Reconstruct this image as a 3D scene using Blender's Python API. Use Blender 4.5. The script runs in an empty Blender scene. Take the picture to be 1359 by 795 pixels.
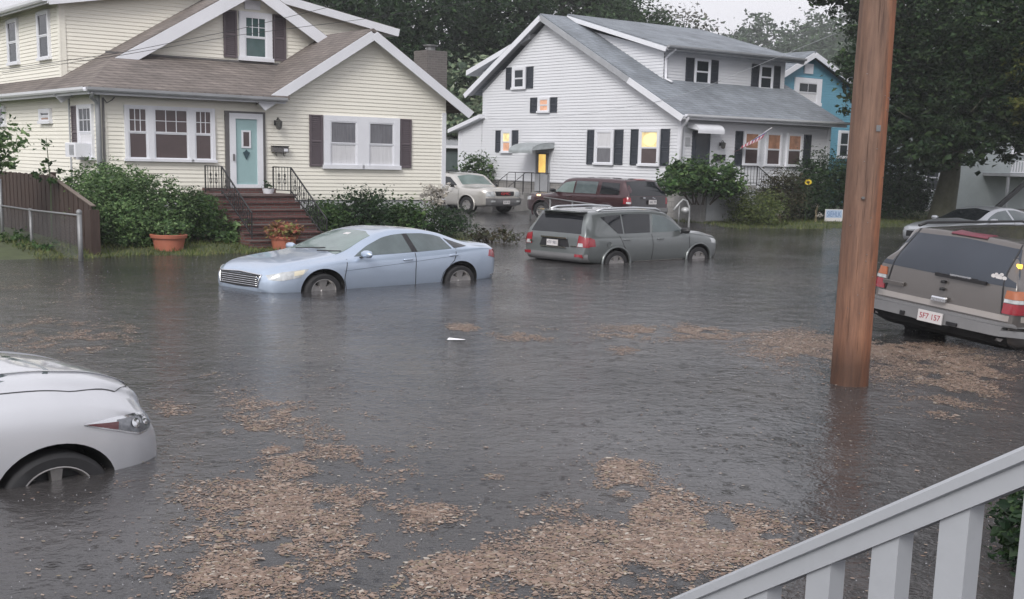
import bpy, bmesh, math, random
import numpy as np
from mathutils import Vector, Matrix, noise
from mathutils.bvhtree import BVHTree

# The photograph is a 4:3 picture widened to 1.71:1, so everything in it is broader than life:
# plans are built PX times life size and heights PZ times.
PX, PZ = 1.13, 0.876
R = math.radians
SC = bpy.context.scene
COL = SC.collection
random.seed(7)
rng = np.random.default_rng(7)
STREET = 37.0                                    # both houses and the kerb run at this angle


# ------------------------------------------------------------------ materials
def nodes_of(name):
    m = bpy.data.materials.new(name)
    m.use_nodes = True
    nt = m.node_tree
    return m, nt, nt.nodes['Principled BSDF']


def M(name, col, rough=.6, metal=0., var=.12, vs=3., bump=0., bs=60., coat=0., spec=.5, emit=None, es=0., stretch=None):
    m, nt, p = nodes_of(name)
    p.inputs['Roughness'].default_value = rough
    p.inputs['Metallic'].default_value = metal
    p.inputs['Coat Weight'].default_value = coat
    p.inputs['Coat Roughness'].default_value = .06
    p.inputs['Specular IOR Level'].default_value = spec
    tc = nt.nodes.new('ShaderNodeTexCoord')
    src = tc.outputs['Object']
    if stretch:
        mp = nt.nodes.new('ShaderNodeMapping')
        mp.inputs['Scale'].default_value = stretch
        nt.links.new(src, mp.inputs['Vector'])
        src = mp.outputs['Vector']
    if var > 0:
        n = nt.nodes.new('ShaderNodeTexNoise')
        n.inputs['Scale'].default_value = vs
        n.inputs['Detail'].default_value = 6
        n.inputs['Roughness'].default_value = .65
        nt.links.new(src, n.inputs['Vector'])
        r = nt.nodes.new('ShaderNodeValToRGB')
        r.color_ramp.elements[0].position = .28
        r.color_ramp.elements[1].position = .72
        r.color_ramp.elements[0].color = (*[c * (1 - var) for c in col], 1)
        r.color_ramp.elements[1].color = (*[min(1, c * (1 + var)) for c in col], 1)
        nt.links.new(n.outputs['Fac'], r.inputs['Fac'])
        nt.links.new(r.outputs['Color'], p.inputs['Base Color'])
        if emit and es:
            nt.links.new(r.outputs['Color'], p.inputs['Emission Color'])
    else:
        p.inputs['Base Color'].default_value = (*col, 1)
    if emit and es:
        if var <= 0:
            p.inputs['Emission Color'].default_value = (*emit, 1)
        p.inputs['Emission Strength'].default_value = es
    if bump > 0:
        n = nt.nodes.new('ShaderNodeTexNoise')
        n.inputs['Scale'].default_value = bs
        n.inputs['Detail'].default_value = 4
        nt.links.new(src, n.inputs['Vector'])
        b = nt.nodes.new('ShaderNodeBump')
        b.inputs['Strength'].default_value = bump
        b.inputs['Distance'].default_value = .02
        nt.links.new(n.outputs['Fac'], b.inputs['Height'])
        nt.links.new(b.outputs['Normal'], p.inputs['Normal'])
    return m


def M_brick(name, c1, c2, mortar, bw, bh, rough=.8, msize=.012, zs=1., bump=.5, var=.25):
    """courses level with the ground: works on any wall or pitched roof of an axis-aligned house"""
    m, nt, p = nodes_of(name)
    p.inputs['Roughness'].default_value = rough
    tc = nt.nodes.new('ShaderNodeTexCoord')
    sx = nt.nodes.new('ShaderNodeSeparateXYZ')
    nt.links.new(tc.outputs['Object'], sx.inputs[0])
    ad = nt.nodes.new('ShaderNodeMath')
    nt.links.new(sx.outputs['X'], ad.inputs[0])
    nt.links.new(sx.outputs['Y'], ad.inputs[1])
    mu = nt.nodes.new('ShaderNodeMath')
    mu.operation = 'MULTIPLY'
    mu.inputs[1].default_value = zs
    nt.links.new(sx.outputs['Z'], mu.inputs[0])
    cb = nt.nodes.new('ShaderNodeCombineXYZ')
    nt.links.new(ad.outputs[0], cb.inputs[0])
    nt.links.new(mu.outputs[0], cb.inputs[1])
    br = nt.nodes.new('ShaderNodeTexBrick')
    br.inputs['Scale'].default_value = 1
    br.inputs['Brick Width'].default_value = bw
    br.inputs['Row Height'].default_value = bh
    br.inputs['Mortar Size'].default_value = msize
    br.inputs['Mortar Smooth'].default_value = .3
    br.inputs['Color1'].default_value = (*c1, 1)
    br.inputs['Color2'].default_value = (*c2, 1)
    br.inputs['Mortar'].default_value = (*mortar, 1)
    nt.links.new(cb.outputs[0], br.inputs['Vector'])
    n = nt.nodes.new('ShaderNodeTexNoise')
    n.inputs['Scale'].default_value = .9
    n.inputs['Detail'].default_value = 8
    n.inputs['Roughness'].default_value = .7
    nt.links.new(tc.outputs['Object'], n.inputs['Vector'])
    mr = nt.nodes.new('ShaderNodeMapRange')
    mr.inputs['From Min'].default_value = .25
    mr.inputs['From Max'].default_value = .75
    mr.inputs['To Min'].default_value = 1 - var
    mr.inputs['To Max'].default_value = 1 + var
    nt.links.new(n.outputs['Fac'], mr.inputs['Value'])
    mx = nt.nodes.new('ShaderNodeVectorMath')
    mx.operation = 'SCALE'
    nt.links.new(br.outputs['Color'], mx.inputs[0])
    nt.links.new(mr.outputs['Result'], mx.inputs['Scale'])
    nt.links.new(mx.outputs['Vector'], p.inputs['Base Color'])
    b = nt.nodes.new('ShaderNodeBump')
    b.inputs['Strength'].default_value = bump
    b.inputs['Distance'].default_value = .02
    b.invert = True
    nt.links.new(br.outputs['Fac'], b.inputs['Height'])
    nt.links.new(b.outputs['Normal'], p.inputs['Normal'])
    return m


def M_leaf(name, cols, rough=.45, trans=.25):
    """every leaf (mesh island) takes its own colour out of the list"""
    m, nt, p = nodes_of(name)
    g = nt.nodes.new('ShaderNodeNewGeometry')
    r = nt.nodes.new('ShaderNodeValToRGB')
    els = r.color_ramp.elements
    while len(els) < len(cols):
        els.new(.5)
    for i, c in enumerate(cols):
        els[i].position = i / (len(cols) - 1)
        els[i].color = (*c, 1)
    nt.links.new(g.outputs['Random Per Island'], r.inputs['Fac'])
    tc = nt.nodes.new('ShaderNodeTexCoord')
    n = nt.nodes.new('ShaderNodeTexNoise')
    n.inputs['Scale'].default_value = 1.1
    n.inputs['Detail'].default_value = 3
    nt.links.new(tc.outputs['Object'], n.inputs['Vector'])
    mr = nt.nodes.new('ShaderNodeMapRange')
    mr.inputs['From Min'].default_value = .3
    mr.inputs['From Max'].default_value = .7
    mr.inputs['To Min'].default_value = .6
    mr.inputs['To Max'].default_value = 1.5
    nt.links.new(n.outputs['Fac'], mr.inputs['Value'])
    sc = nt.nodes.new('ShaderNodeVectorMath')
    sc.operation = 'SCALE'
    nt.links.new(r.outputs['Color'], sc.inputs[0])
    nt.links.new(mr.outputs['Result'], sc.inputs['Scale'])
    col = sc.outputs['Vector']
    nt.links.new(col, p.inputs['Base Color'])
    p.inputs['Roughness'].default_value = rough
    p.inputs['Specular IOR Level'].default_value = .22
    if trans > 0:
        t = nt.nodes.new('ShaderNodeBsdfTranslucent')
        nt.links.new(col, t.inputs['Color'])
        mx = nt.nodes.new('ShaderNodeMixShader')
        mx.inputs[0].default_value = trans
        nt.links.new(p.outputs[0], mx.inputs[1])
        nt.links.new(t.outputs[0], mx.inputs[2])
        nt.links.new(mx.outputs[0], nt.nodes['Material Output'].inputs['Surface'])
    return m


# ------------------------------------------------------------------ mesh building
class MB:
    def __init__(s):
        s.v, s.f, s.mi, s.m = [], [], [], 0

    def add(s, vs, fs):
        o = len(s.v)
        s.v.extend([tuple(map(float, q)) for q in vs])
        for f in fs:
            s.f.append([i + o for i in f])
            s.mi.append(s.m)
        return s

    def hexa(s, c):
        return s.add(c, [(0, 3, 2, 1), (4, 5, 6, 7), (0, 1, 5, 4), (1, 2, 6, 5), (2, 3, 7, 6), (3, 0, 4, 7)])

    def box(s, x0, x1, y0, y1, z0, z1):
        return s.hexa([(x0, y0, z0), (x1, y0, z0), (x1, y1, z0), (x0, y1, z0), (x0, y0, z1), (x1, y0, z1), (x1, y1, z1), (x0, y1, z1)])

    def bevbox(s, x0, x1, y0, y1, z0, z1, b=.02):
        """box with chamfered vertical and top edges"""
        def ring(i, z):
            return [(x0 + i, y0 + b, z), (x0 + b, y0 + i, z), (x1 - b, y0 + i, z), (x1 - i, y0 + b, z), (x1 - i, y1 - b, z), (x1 - b, y1 - i, z), (x0 + b, y1 - i, z), (x0 + i, y1 - b, z)]
        o = len(s.v)
        s.v.extend(ring(0, z0) + ring(0, z1 - b) + ring(b * .6, z1))
        for k in range(2):
            for i in range(8):
                s.f.append([o + k * 8 + i, o + k * 8 + (i + 1) % 8, o + k * 8 + 8 + (i + 1) % 8, o + k * 8 + 8 + i]); s.mi.append(s.m)
        s.f.append([o + 16 + i for i in range(8)]); s.mi.append(s.m)
        s.f.append([o + 7 - i for i in range(8)]); s.mi.append(s.m)
        return s

    def boxf(s, f, a0, a1, z0, z1, o0, o1):
        return s.hexa([f(a0, z0, o1), f(a1, z0, o1), f(a1, z0, o0), f(a0, z0, o0), f(a0, z1, o1), f(a1, z1, o1), f(a1, z1, o0), f(a0, z1, o0)])

    def beam(s, p, q, w, h, up=(0, 0, 1)):
        """bar from p to q, w across and h high"""
        p, q = Vector(p), Vector(q)
        d = (q - p).normalized()
        sd = d.cross(Vector(up)).normalized() * (w / 2)
        u = sd.cross(d).normalized() * (h / 2)
        return s.hexa([p - sd - u, p + sd - u, q + sd - u, q - sd - u, p - sd + u, p + sd + u, q + sd + u, q - sd + u])

    def tube(s, pts, r, n=8, cap=True):
        pts = [Vector(p) for p in pts]
        rs = r if isinstance(r, (list, tuple)) else [r] * len(pts)
        o = len(s.v)
        ref = None
        for i, p in enumerate(pts):
            d = (pts[min(i + 1, len(pts) - 1)] - pts[max(i - 1, 0)]).normalized()
            if ref is None:
                ref = d.orthogonal().normalized()
            ref = (ref - d * ref.dot(d)).normalized()
            b = d.cross(ref)
            for k in range(n):
                a = 2 * math.pi * k / n
                s.v.append(tuple(p + (ref * math.cos(a) + b * math.sin(a)) * rs[i]))
        for i in range(len(pts) - 1):
            for k in range(n):
                a, b2 = o + i * n + k, o + i * n + (k + 1) % n
                s.f.append([a, b2, b2 + n, a + n]); s.mi.append(s.m)
        if cap:
            s.f.append([o + n - 1 - k for k in range(n)]); s.mi.append(s.m)
            s.f.append([o + (len(pts) - 1) * n + k for k in range(n)]); s.mi.append(s.m)
        return s

    def lathe(s, prof, c=(0, 0, 0), axis='z', n=24):
        """prof: (radius, height) pairs"""
        o = len(s.v)
        for r, h in prof:
            for k in range(n):
                a = 2 * math.pi * k / n
                x, y = r * math.cos(a), r * math.sin(a)
                s.v.append((c[0] + x, c[1] + y, c[2] + h) if axis == 'z' else (c[0] + x, c[1] + h, c[2] + y))
        for i in range(len(prof) - 1):
            for k in range(n):
                a, b = o + i * n + k, o + i * n + (k + 1) % n
                s.f.append([a, b, b + n, a + n]); s.mi.append(s.m)
        return s

    def slab(s, pts, t=.1):
        n = len(pts)
        lo = [(p[0], p[1], p[2] - t) for p in pts]
        return s.add(list(pts) + lo, [tuple(range(n)), tuple(range(2 * n - 1, n - 1, -1))] + [(i, i + n, (i + 1) % n + n, (i + 1) % n) for i in range(n)])


def obj(name, mb, mats, parent=None, smooth=False, sharp=None):
    me = bpy.data.meshes.new(name)
    me.from_pydata([(x * PX, y * PX, z * PZ) for x, y, z in mb.v], [], mb.f)
    for m in (mats if isinstance(mats, (list, tuple)) else [mats]):
        me.materials.append(m)
    if any(mb.mi):
        me.polygons.foreach_set('material_index', mb.mi)
    if smooth:
        me.polygons.foreach_set('use_smooth', [True] * len(me.polygons))
        if sharp:
            me.set_sharp_from_angle(angle=R(sharp))
    me.update()
    o = bpy.data.objects.new(name, me)
    COL.objects.link(o)
    o.parent = parent
    return o


def tag(o, label=None, cat=None, group=None, kind=None):
    for k, v in (('label', label), ('category', cat), ('group', group), ('kind', kind)):
        if v:
            o[k] = v
    return o


def thing(name, label, cat, loc=(0, 0, 0), yaw=0., group=None, roll=0.):
    o = bpy.data.objects.new(name, None)
    o.empty_display_size = .3
    COL.objects.link(o)
    o.location = (loc[0] * PX, loc[1] * PX, loc[2] * PZ)
    o.rotation_euler = (R(roll), 0, R(yaw))
    return tag(o, label, cat, group)


def text_part(name, txt, mat, parent, size, mtx, width=None, ext=.002):
    """raised lettering: mtx maps text x, y, z to life-size parent space"""
    c = bpy.data.curves.new(name, 'FONT')
    c.body = txt
    c.size = size
    c.extrude = ext
    c.align_x = 'CENTER'
    c.align_y = 'CENTER'
    t = bpy.data.objects.new('tmp', c)
    COL.objects.link(t)
    dg = bpy.context.evaluated_depsgraph_get()
    dg.update()
    me0 = bpy.data.meshes.new_from_object(t.evaluated_get(dg))
    mb = MB()
    xs = [v.co.x for v in me0.vertices]
    k = width / (max(xs) - min(xs)) if width else 1
    mb.add([mtx @ Vector((v.co.x * k, v.co.y, v.co.z)) for v in me0.vertices], [tuple(q.vertices) for q in me0.polygons])
    bpy.data.objects.remove(t)
    return obj(name, mb, mat, parent)


def clip_band(poly, z0, z1):
    def half(ps, z, keep_above):
        out = []
        for i, (a, b) in enumerate(zip(ps, ps[1:] + ps[:1])):
            ia = (a[1] >= z) == keep_above or a[1] == z
            ib = (b[1] >= z) == keep_above or b[1] == z
            if ia:
                out.append(a)
            if ia != ib:
                t = (z - a[1]) / (b[1] - a[1])
                out.append((a[0] + t * (b[0] - a[0]), z))
        return out
    ps = half(list(poly), z0, True)
    return half(ps, z1, False) if len(ps) > 2 else []


def siding(mb, poly, f, ex=.115, out=.016):
    """lapped boards over a convex outline (a, z): each board leans out at its foot"""
    zs = [p[1] for p in poly]
    z = math.floor(min(zs) / ex) * ex
    while z < max(zs):
        ps = clip_band(poly, z, z + ex)
        if len(ps) > 2:
            mb.add([f(a, q, .004 + out * (1 - (q - z) / ex)) for a, q in ps], [tuple(range(len(ps)))])
            zb = min(q for a, q in ps)
            bt = [a for a, q in ps if abs(q - zb) < 1e-6]
            if len(bt) > 1:
                k = out * (1 - (zb - z) / ex)
                a, b = min(bt), max(bt)
                mb.add([f(a, zb, 0), f(b, zb, 0), f(b, zb, .004 + k), f(a, zb, .004 + k)], [(0, 1, 2, 3)])
        z += ex
    return mb


def pchip(xs, ys, x):
    xs, ys, x = map(lambda q: np.asarray(q, float), (xs, ys, x))
    h = np.diff(xs); d = np.diff(ys) / h
    m = np.zeros(len(xs))
    if len(xs) > 2:
        for i in range(1, len(xs) - 1):
            if d[i - 1] * d[i] > 0:
                w1, w2 = 2 * h[i] + h[i - 1], h[i] + 2 * h[i - 1]
                m[i] = (w1 + w2) / (w1 / d[i - 1] + w2 / d[i])
    m[0], m[-1] = d[0], d[-1]
    i = np.clip(np.searchsorted(xs, x) - 1, 0, len(xs) - 2)
    t = np.clip((x - xs[i]) / h[i], 0, 1)
    return ((2 * t**3 - 3 * t**2 + 1) * ys[i] + (t**3 - 2 * t**2 + t) * h[i] * m[i] + (-2 * t**3 + 3 * t**2) * ys[i + 1] + (t**3 - t**2) * h[i] * m[i + 1])
# ------------------------------------------------------------------ vehicles
RUBBER = M('tyre_rubber', (.018, .018, .02), .75, var=.2, vs=8)
WELL = M('wheel_well_black', (.008, .008, .009), .9, var=0)
ALLOY = M('alloy_wheel', (.40, .385, .375), .38, .8, var=.25, vs=7)
CHROME = M('chrome_trim', (.75, .76, .78), .15, 1., var=0)
BLACK = M('black_trim', (.014, .014, .016), .45, var=.1)
GLASS_D = M('tinted_car_glass', (.012, .014, .017), .05, var=0, spec=.6)
GLASS_M = M('car_glass', (.09, .115, .12), .06, var=.3, vs=1.6, spec=.6)
GLASS_L = M('pale_car_glass', (.16, .21, .2), .08, var=.25, vs=1.6, spec=.6)
LAMP_W = M('clear_headlamp', (.50, .52, .53), .12, .2, var=.35, vs=14, coat=1)
LAMP_R = M('red_lamp', (.26, .012, .022), .15, var=.2, vs=12, coat=1)
LAMP_O = M('amber_lamp', (.36, .10, .03), .15, var=.15, vs=12, coat=1)
PLATE = M('plate_white', (.62, .6, .6), .4, var=.08)
PLATE_RED = M('plate_red_ink', (.35, .03, .05), .5, var=0)
PLATE_DARK = M('plate_dark_ink', (.12, .12, .16), .5, var=0)


def loft_body(K, nx=84, sub=4):
    keys = ['zb', 'w', 'zs', 'wr', 'zr', 'zt']
    x0, x1 = min(p[0] for p in K['w']), max(p[0] for p in K['w'])
    xs = set(np.linspace(x0, x1, nx).round(4).tolist())
    for k in keys:
        xs |= {round(p[0], 4) for p in K[k] if x0 <= p[0] <= x1}
    xs |= {round(x0 + d, 4) for d in (.004, .02, .05, .09)} | {round(x1 - d, 4) for d in (.004, .02, .05, .09)}
    xs = np.array(sorted(xs))
    val = {}
    for k in keys:
        ps = sorted(K[k])
        val[k] = pchip([p[0] for p in ps], [p[1] for p in ps], xs)
    mb = MB()
    t = np.linspace(0, 1, 11 * sub + 1)
    rings = []
    for i in range(len(xs)):
        zb, w, zs, wr, zr, zt = (val[k][i] for k in keys)
        zs = min(zs, zr)
        h = zs - zb
        ctl = [(0, zb), (w * .8, zb), (w * .945, zb + .05), (w * .985, zb + .3 * h), (w, zb + .62 * h), (w * .99, zb + .86 * h),
               (w * .955, zs), ((w * .955 + wr) / 2 + .012, (zs + zr) / 2), (wr, zr), (wr * .9, zr + .55 * (zt - zr)), (wr * .55, zt - .12 * (zt - zr)), (0, zt)]
        tt = np.linspace(0, 1, 12)
        rings.append(np.stack([pchip(tt, [c[0] for c in ctl], t), pchip(tt, [c[1] for c in ctl], t)], 1))
    n = len(t)
    N = 2 * n - 2
    for x, rg in zip(xs, rings):
        half = [(x, y, z) for y, z in rg]
        mb.v.extend(half + [(x, -y, z) for x, y, z in half[-2:0:-1]])
    for i in range(len(xs) - 1):
        for k in range(N):
            a, b = i * N + k, i * N + (k + 1) % N
            mb.f.append([a, a + N, b + N, b]); mb.mi.append(0)
    for i, flip in ((0, 1), (len(xs) - 1, 0)):
        for k in range(n - 1):
            a, b = i * N + k, i * N + k + 1
            c, d = i * N + (N - k) % N, i * N + (N - k - 1) % N
            q = [a, b, d, c] if flip else [c, d, b, a]
            q = [v for j, v in enumerate(q) if v not in q[:j]]
            if len(q) > 2:
                mb.f.append(q); mb.mi.append(0)
    return mb


def carve(mb, cutters):
    """wheel arches cut out of the closed body"""
    def tmp(m):
        me = bpy.data.meshes.new('tmp')
        me.from_pydata(m.v, [], m.f)
        bm = bmesh.new(); bm.from_mesh(me)
        bmesh.ops.recalc_face_normals(bm, faces=bm.faces)
        bm.to_mesh(me); bm.free()
        me.materials.append(WELL); me.materials.append(WELL)
        me.polygons.foreach_set('material_index', m.mi)
        o = bpy.data.objects.new('tmp', me)
        COL.objects.link(o)
        return o
    body = tmp(mb)
    cu = MB(); cu.m = 1
    for x, z, r, yi in cutters:
        for s in (-1, 1):
            o = len(cu.v)
            n = 40
            for y in (yi * s, 1.5 * s):
                cu.v.extend([(x + r * math.cos(2 * math.pi * k / n), y, z + r * math.sin(2 * math.pi * k / n)) for k in range(n)])
            for k in range(n):
                cu.f.append([o + k, o + (k + 1) % n, o + n + (k + 1) % n, o + n + k]); cu.mi.append(1)
            cu.f.append([o + k for k in range(n)]); cu.mi.append(1)
            cu.f.append([o + 2 * n - 1 - k for k in range(n)]); cu.mi.append(1)
    cut = tmp(cu)
    md = body.modifiers.new('b', 'BOOLEAN')
    md.object = cut
    md.operation = 'DIFFERENCE'
    md.solver = 'EXACT'
    dg = bpy.context.evaluated_depsgraph_get(); dg.update()
    me = bpy.data.meshes.new_from_object(body.evaluated_get(dg))
    out = MB()
    out.v = [tuple(v.co) for v in me.vertices]
    out.f = [list(p.vertices) for p in me.polygons]
    out.mi = [p.material_index for p in me.polygons]
    bpy.data.objects.remove(body); bpy.data.objects.remove(cut)
    return out


def resample(P, n):
    P = [Vector((*p, 0)) for p in P]
    L = [0]
    for a, b in zip(P, P[1:]):
        L.append(L[-1] + (b - a).length)
    out = []
    for i in range(n):
        d = L[-1] * i / (n - 1)
        j = max(0, min(len(P) - 2, next((k for k in range(len(L) - 1) if L[k + 1] >= d - 1e-9), len(P) - 2)))
        t = (d - L[j]) / max(L[j + 1] - L[j], 1e-9)
        q = P[j].lerp(P[j + 1], t)
        out.append((q.x, q.y))
    return out


def patch(bvh, A, B, side, n=14, m=7, off=.006, skirt=.03, mb=None):
    """a panel that follows the body: A and B are its lower and upper edges seen from `side`"""
    mb = mb or MB()
    A, B = resample(A, n), resample(B, n)
    grid = []
    for j in range(m):
        for i in range(n):
            u = A[i][0] + (B[i][0] - A[i][0]) * j / (m - 1)
            v = A[i][1] + (B[i][1] - A[i][1]) * j / (m - 1)
            if side in 'LR':
                s = 1 if side == 'L' else -1
                o, d = Vector((u, 3 * s, v)), Vector((0, -s, 0))
            elif side in 'FB':
                s = 1 if side == 'F' else -1
                o, d = Vector((5 * s, u, v)), Vector((-s, 0, 0))
            else:
                o, d = Vector((u, v, 4)), Vector((0, 0, -1))
            hit, nor, _, _ = bvh.ray_cast(o, d)
            if hit is None:
                hit, nor, _, _ = bvh.find_nearest(o + d * (2.2 if side in 'LRT' else 2.7))
            if nor.dot(d) > 0:
                nor = -nor
            grid.append((hit, nor))
    o0 = len(mb.v)
    mb.v.extend([tuple(h + nn * off) for h, nn in grid])
    for j in range(m - 1):
        for i in range(n - 1):
            a = o0 + j * n + i
            mb.f.append([a, a + 1, a + n + 1, a + n]); mb.mi.append(mb.m)
    loop = [i for i in range(n)] + [j * n + n - 1 for j in range(1, m)] + [(m - 1) * n + i for i in range(n - 2, -1, -1)] + [j * n for j in range(m - 2, 0, -1)]
    o1 = len(mb.v)
    mb.v.extend([tuple(grid[k][0] - grid[k][1] * skirt) for k in loop])
    for i in range(len(loop)):
        j = (i + 1) % len(loop)
        mb.f.append([o0 + loop[i], o0 + loop[j], o1 + j, o1 + i]); mb.mi.append(mb.m)
    return mb


WHEELS = {}


def wheel_meshes(rad, rr, wd, spokes, style):
    key = (rad, rr, wd, spokes, style)
    if key in WHEELS:
        return WHEELS[key]
    h = wd / 2
    drum = MB().lathe([(0, -h * .8), (rr * .96, -h * .8), (rr * .96, h * .25), (0, h * .25)], axis='y', n=28)
    ty = MB().lathe([(rr * .97, -h * .9), (rr * 1.02, -h), (rad * .9, -h * 1.02), (rad * .975, -h * .86), (rad, -h * .6), (rad, h * .6), (rad * .975, h * .86), (rad * .9, h * 1.02), (rr * 1.02, h), (rr * .97, h * .9)], axis='y', n=36)
    rim = MB().lathe([(rr * .985, h * .5), (rr * 1.0, h * .95), (rr * .96, h * .97), (rr * .9, h * .8), (rr * .88, h * .3)], axis='y', n=36)
    rim.lathe([(0, h * .78), (rr * .15, h * .78), (rr * .22, h * .6), (rr * .22, h * .2)], axis='y', n=16)
    for k in range(spokes):
        for da in ((-.09, .09) if style == 'split' else (0,)):
            a = 2 * math.pi * k / spokes + .3 + da
            w0, w1 = (.045, .055) if style != 'fat' else (.06, .1)
            if style == 'split':
                w0, w1 = .022, .026
            c, s = math.cos(a), math.sin(a)
            def pt(r, t, y):
                return (r * c - t * s, y, r * s + t * c)
            r0, r1 = rr * .15, rr * .95
            rim.hexa([pt(r0, -w0, h * .4), pt(r1, -w1, h * .55), pt(r1, w1, h * .55), pt(r0, w0, h * .4), pt(r0, -w0 * .8, h * .74), pt(r1, -w1 * .8, h * .86), pt(r1, w1 * .8, h * .86), pt(r0, w0 * .8, h * .74)])
    WHEELS[key] = (drum, ty, rim)
    return WHEELS[key]


def car(name, label, cat, loc, yaw, sp, roll=0., group=None):
    root = thing(name, label, cat, loc, yaw, group, roll)
    paint = sp['paint']
    mb = loft_body(sp['K'])
    ar = sp['arch']
    mb = carve(mb, [(x, sp['rad'] + sp.get('archz', .0), ar, sp['yi']) for x in sp['axles']])
    bvh = BVHTree.FromPolygons(mb.v, mb.f)
    obj('body', mb, [paint, WELL], root, True, 38)
    drum, ty, rim = wheel_meshes(sp['rad'], sp['rim'], .22, sp.get('spokes', 5), sp.get('style', ''))
    for x in sp['axles']:
        for s in (1, -1):
            d = obj('wheel', drum, BLACK, root, True, 30)
            d.location = (x * PX, s * sp['tr'] * PX, sp['rad'] * PZ)
            if s < 0:
                d.rotation_euler = (0, 0, math.pi)
            obj('tyre', ty, RUBBER, d, True, 40)
            obj('rim', rim, sp.get('alloy', ALLOY), d, True, 30)
            if ar and sp.get('lip'):
                l = MB()
                pts = [(x + (ar + .01) * math.cos(a), s * (sp['lip'] - .004), sp['rad'] + sp.get('archz', 0) + (ar + .01) * math.sin(a)) for a in np.linspace(-.5, math.pi + .5, 26)]
                l.tube(pts, .028, 6)
                obj('arch_lip', l, sp.get('lipmat', paint), root, True)
    for nm, mat, A, B, sides, kw in sp['patches']:
        for sd in sides:
            a, b = A, B
            obj(nm, patch(bvh, a, b, sd, **kw), mat, root, True, 50)
    return root, bvh


def mirror2(P):
    return [(-a, b) for a, b in P]


def side_mirror(root, x, y, z, mat, s):
    m = MB().lathe([(.0, -.115), (.05, -.11), (.075, -.06), (.08, .0), (.07, .07), (.0, .12)], c=(0, 0, 0), axis='y', n=14)
    m.v = [(x + a * .75, s * (y + .13) + b * s, z + .03 + c) for a, b, c in m.v]
    m.m = 1
    m.beam((x + .03, s * (y - .05), z - .05), (x, s * (y + .08), z - .02), .05, .03)
    return obj('mirror', m, [mat, BLACK], root, True, 40)


def handle(root, x, y, z, mat, s, L=.2):
    return obj('door_handle', MB().tube([(x - L / 2, s * (y - .01), z), (x - L / 2 + .03, s * (y + .025), z), (x + L / 2 - .03, s * (y + .025), z), (x + L / 2, s * (y - .01), z)], .016, 6), mat, root, True)


def plate(root, x, y, z, face, txt, ink, tilt=0., w=.31, h=.155):
    """face: +1 looks forward, -1 looks back"""
    m = MB().box(x - .008, x + .008, y - w / 2, y + w / 2, z - h / 2, z + h / 2)
    p = obj('license_plate', m, PLATE, root)
    mt = Matrix(((0, 0, face, x + .010 * face), (face, 0, 0, y), (0, 1, 0, z), (0, 0, 0, 1)))
    t = text_part('plate_letters', txt, ink, p, h * .72, mt, w * .84, .001)
    return p


def surf_tube(bvh, pts, side, off, r, n=18):
    """a thin bar lying on the body along a line seen from `side`"""
    out = []
    for u, v in resample(pts, n):
        if side in 'FB':
            s = 1 if side == 'F' else -1
            o, d = Vector((5 * s, u, v)), Vector((-s, 0, 0))
        else:
            s = 1 if side == 'L' else -1
            o, d = Vector((u, 3 * s, v)), Vector((0, -s, 0))
        h, nn, _, _ = bvh.ray_cast(o, d)
        if h is None:
            h, nn, _, _ = bvh.find_nearest(o + d * 2.7)
        out.append(h + nn * off)
    return MB().tube(out, r, 5)


def shorten(K, x0, k):
    """draw the overhang beyond x0 in by factor k"""
    return {q: [((x0 + (x - x0) * k) if x > x0 else x, v) for x, v in ps] for q, ps in K.items()}


def shorten_patches(ps, x0, k):
    f = lambda P: [((x0 + (a - x0) * k) if a > x0 else a, b) for a, b in P]
    return [(n, m, f(A), f(B), s, kw) if s in ('LR', 'T', 'L', 'R') else (n, m, A, B, s, kw) for n, m, A, B, s, kw in ps]


def seams(root, bvh, lines, sides='LR', mat=BLACK, wd=.006):
    """dark shut lines between the panels"""
    for s in sides:
        for ln in lines:
            m = MB()
            A = [(p[0] - wd, p[1] - wd * .3) for p in ln]
            B = [(p[0] + wd, p[1] + wd * .3) for p in ln]
            patch(bvh, A, B, s, n=12, m=2, off=.003, skirt=.0, mb=m)
            obj('door_seam' if mat is BLACK else 'side_crease_shade', m, mat, root)
# ------------------------------------------------------------------ foliage
LEAF_MID = M_leaf('mid_green_leaves', [(.018, .045, .018), (.04, .085, .028), (.065, .12, .04), (.10, .16, .05)])
LEAF_BUSH = M_leaf('glossy_bush_leaves', [(.03, .066, .026), (.072, .13, .05), (.12, .195, .074), (.175, .26, .11)], .45)
LEAF_DK = M_leaf('dark_green_leaves', [(.008, .02, .010), (.018, .042, .018), (.032, .064, .026), (.05, .088, .032)])
LEAF_TREE = M_leaf('broad_tree_leaves', [(.010, .024, .012), (.02, .042, .019), (.034, .064, .026), (.058, .092, .034)])
LEAF_FAR = M_leaf('far_tree_leaves', [(.018, .036, .018), (.03, .056, .026), (.044, .078, .034), (.06, .10, .044)])
LEAF_PALE = M_leaf('pale_tree_leaves', [(.05, .08, .055), (.10, .15, .09), (.18, .23, .14), (.30, .34, .24)])  # paler greens for the loose tree between the houses
LEAF_YEL = M_leaf('yellowing_leaves', [(.04, .06, .018), (.09, .11, .025), (.16, .16, .035), (.07, .10, .03)])
LEAF_YEW = M_leaf('yew_needles', [(.04, .062, .024), (.075, .105, .036), (.115, .145, .046), (.15, .18, .06)])
LEAF_RED = M_leaf('coleus_leaves', [(.25, .06, .05), (.30, .12, .08), (.16, .18, .05), (.34, .20, .12)])
LEAF_BROWN = M_leaf('bronze_leaves', [(.03, .028, .018), (.06, .05, .03), (.045, .06, .028), (.08, .065, .04)])
LEAF_DRY = M_leaf('dry_pale_petals', [(.40, .37, .33), (.52, .50, .47), (.30, .27, .22), (.6, .58, .56)])
LEAF_GREY = M_leaf('bare_twigs_and_leaves', [(.07, .07, .06), (.12, .12, .11), (.16, .16, .14), (.10, .11, .08)])
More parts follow.
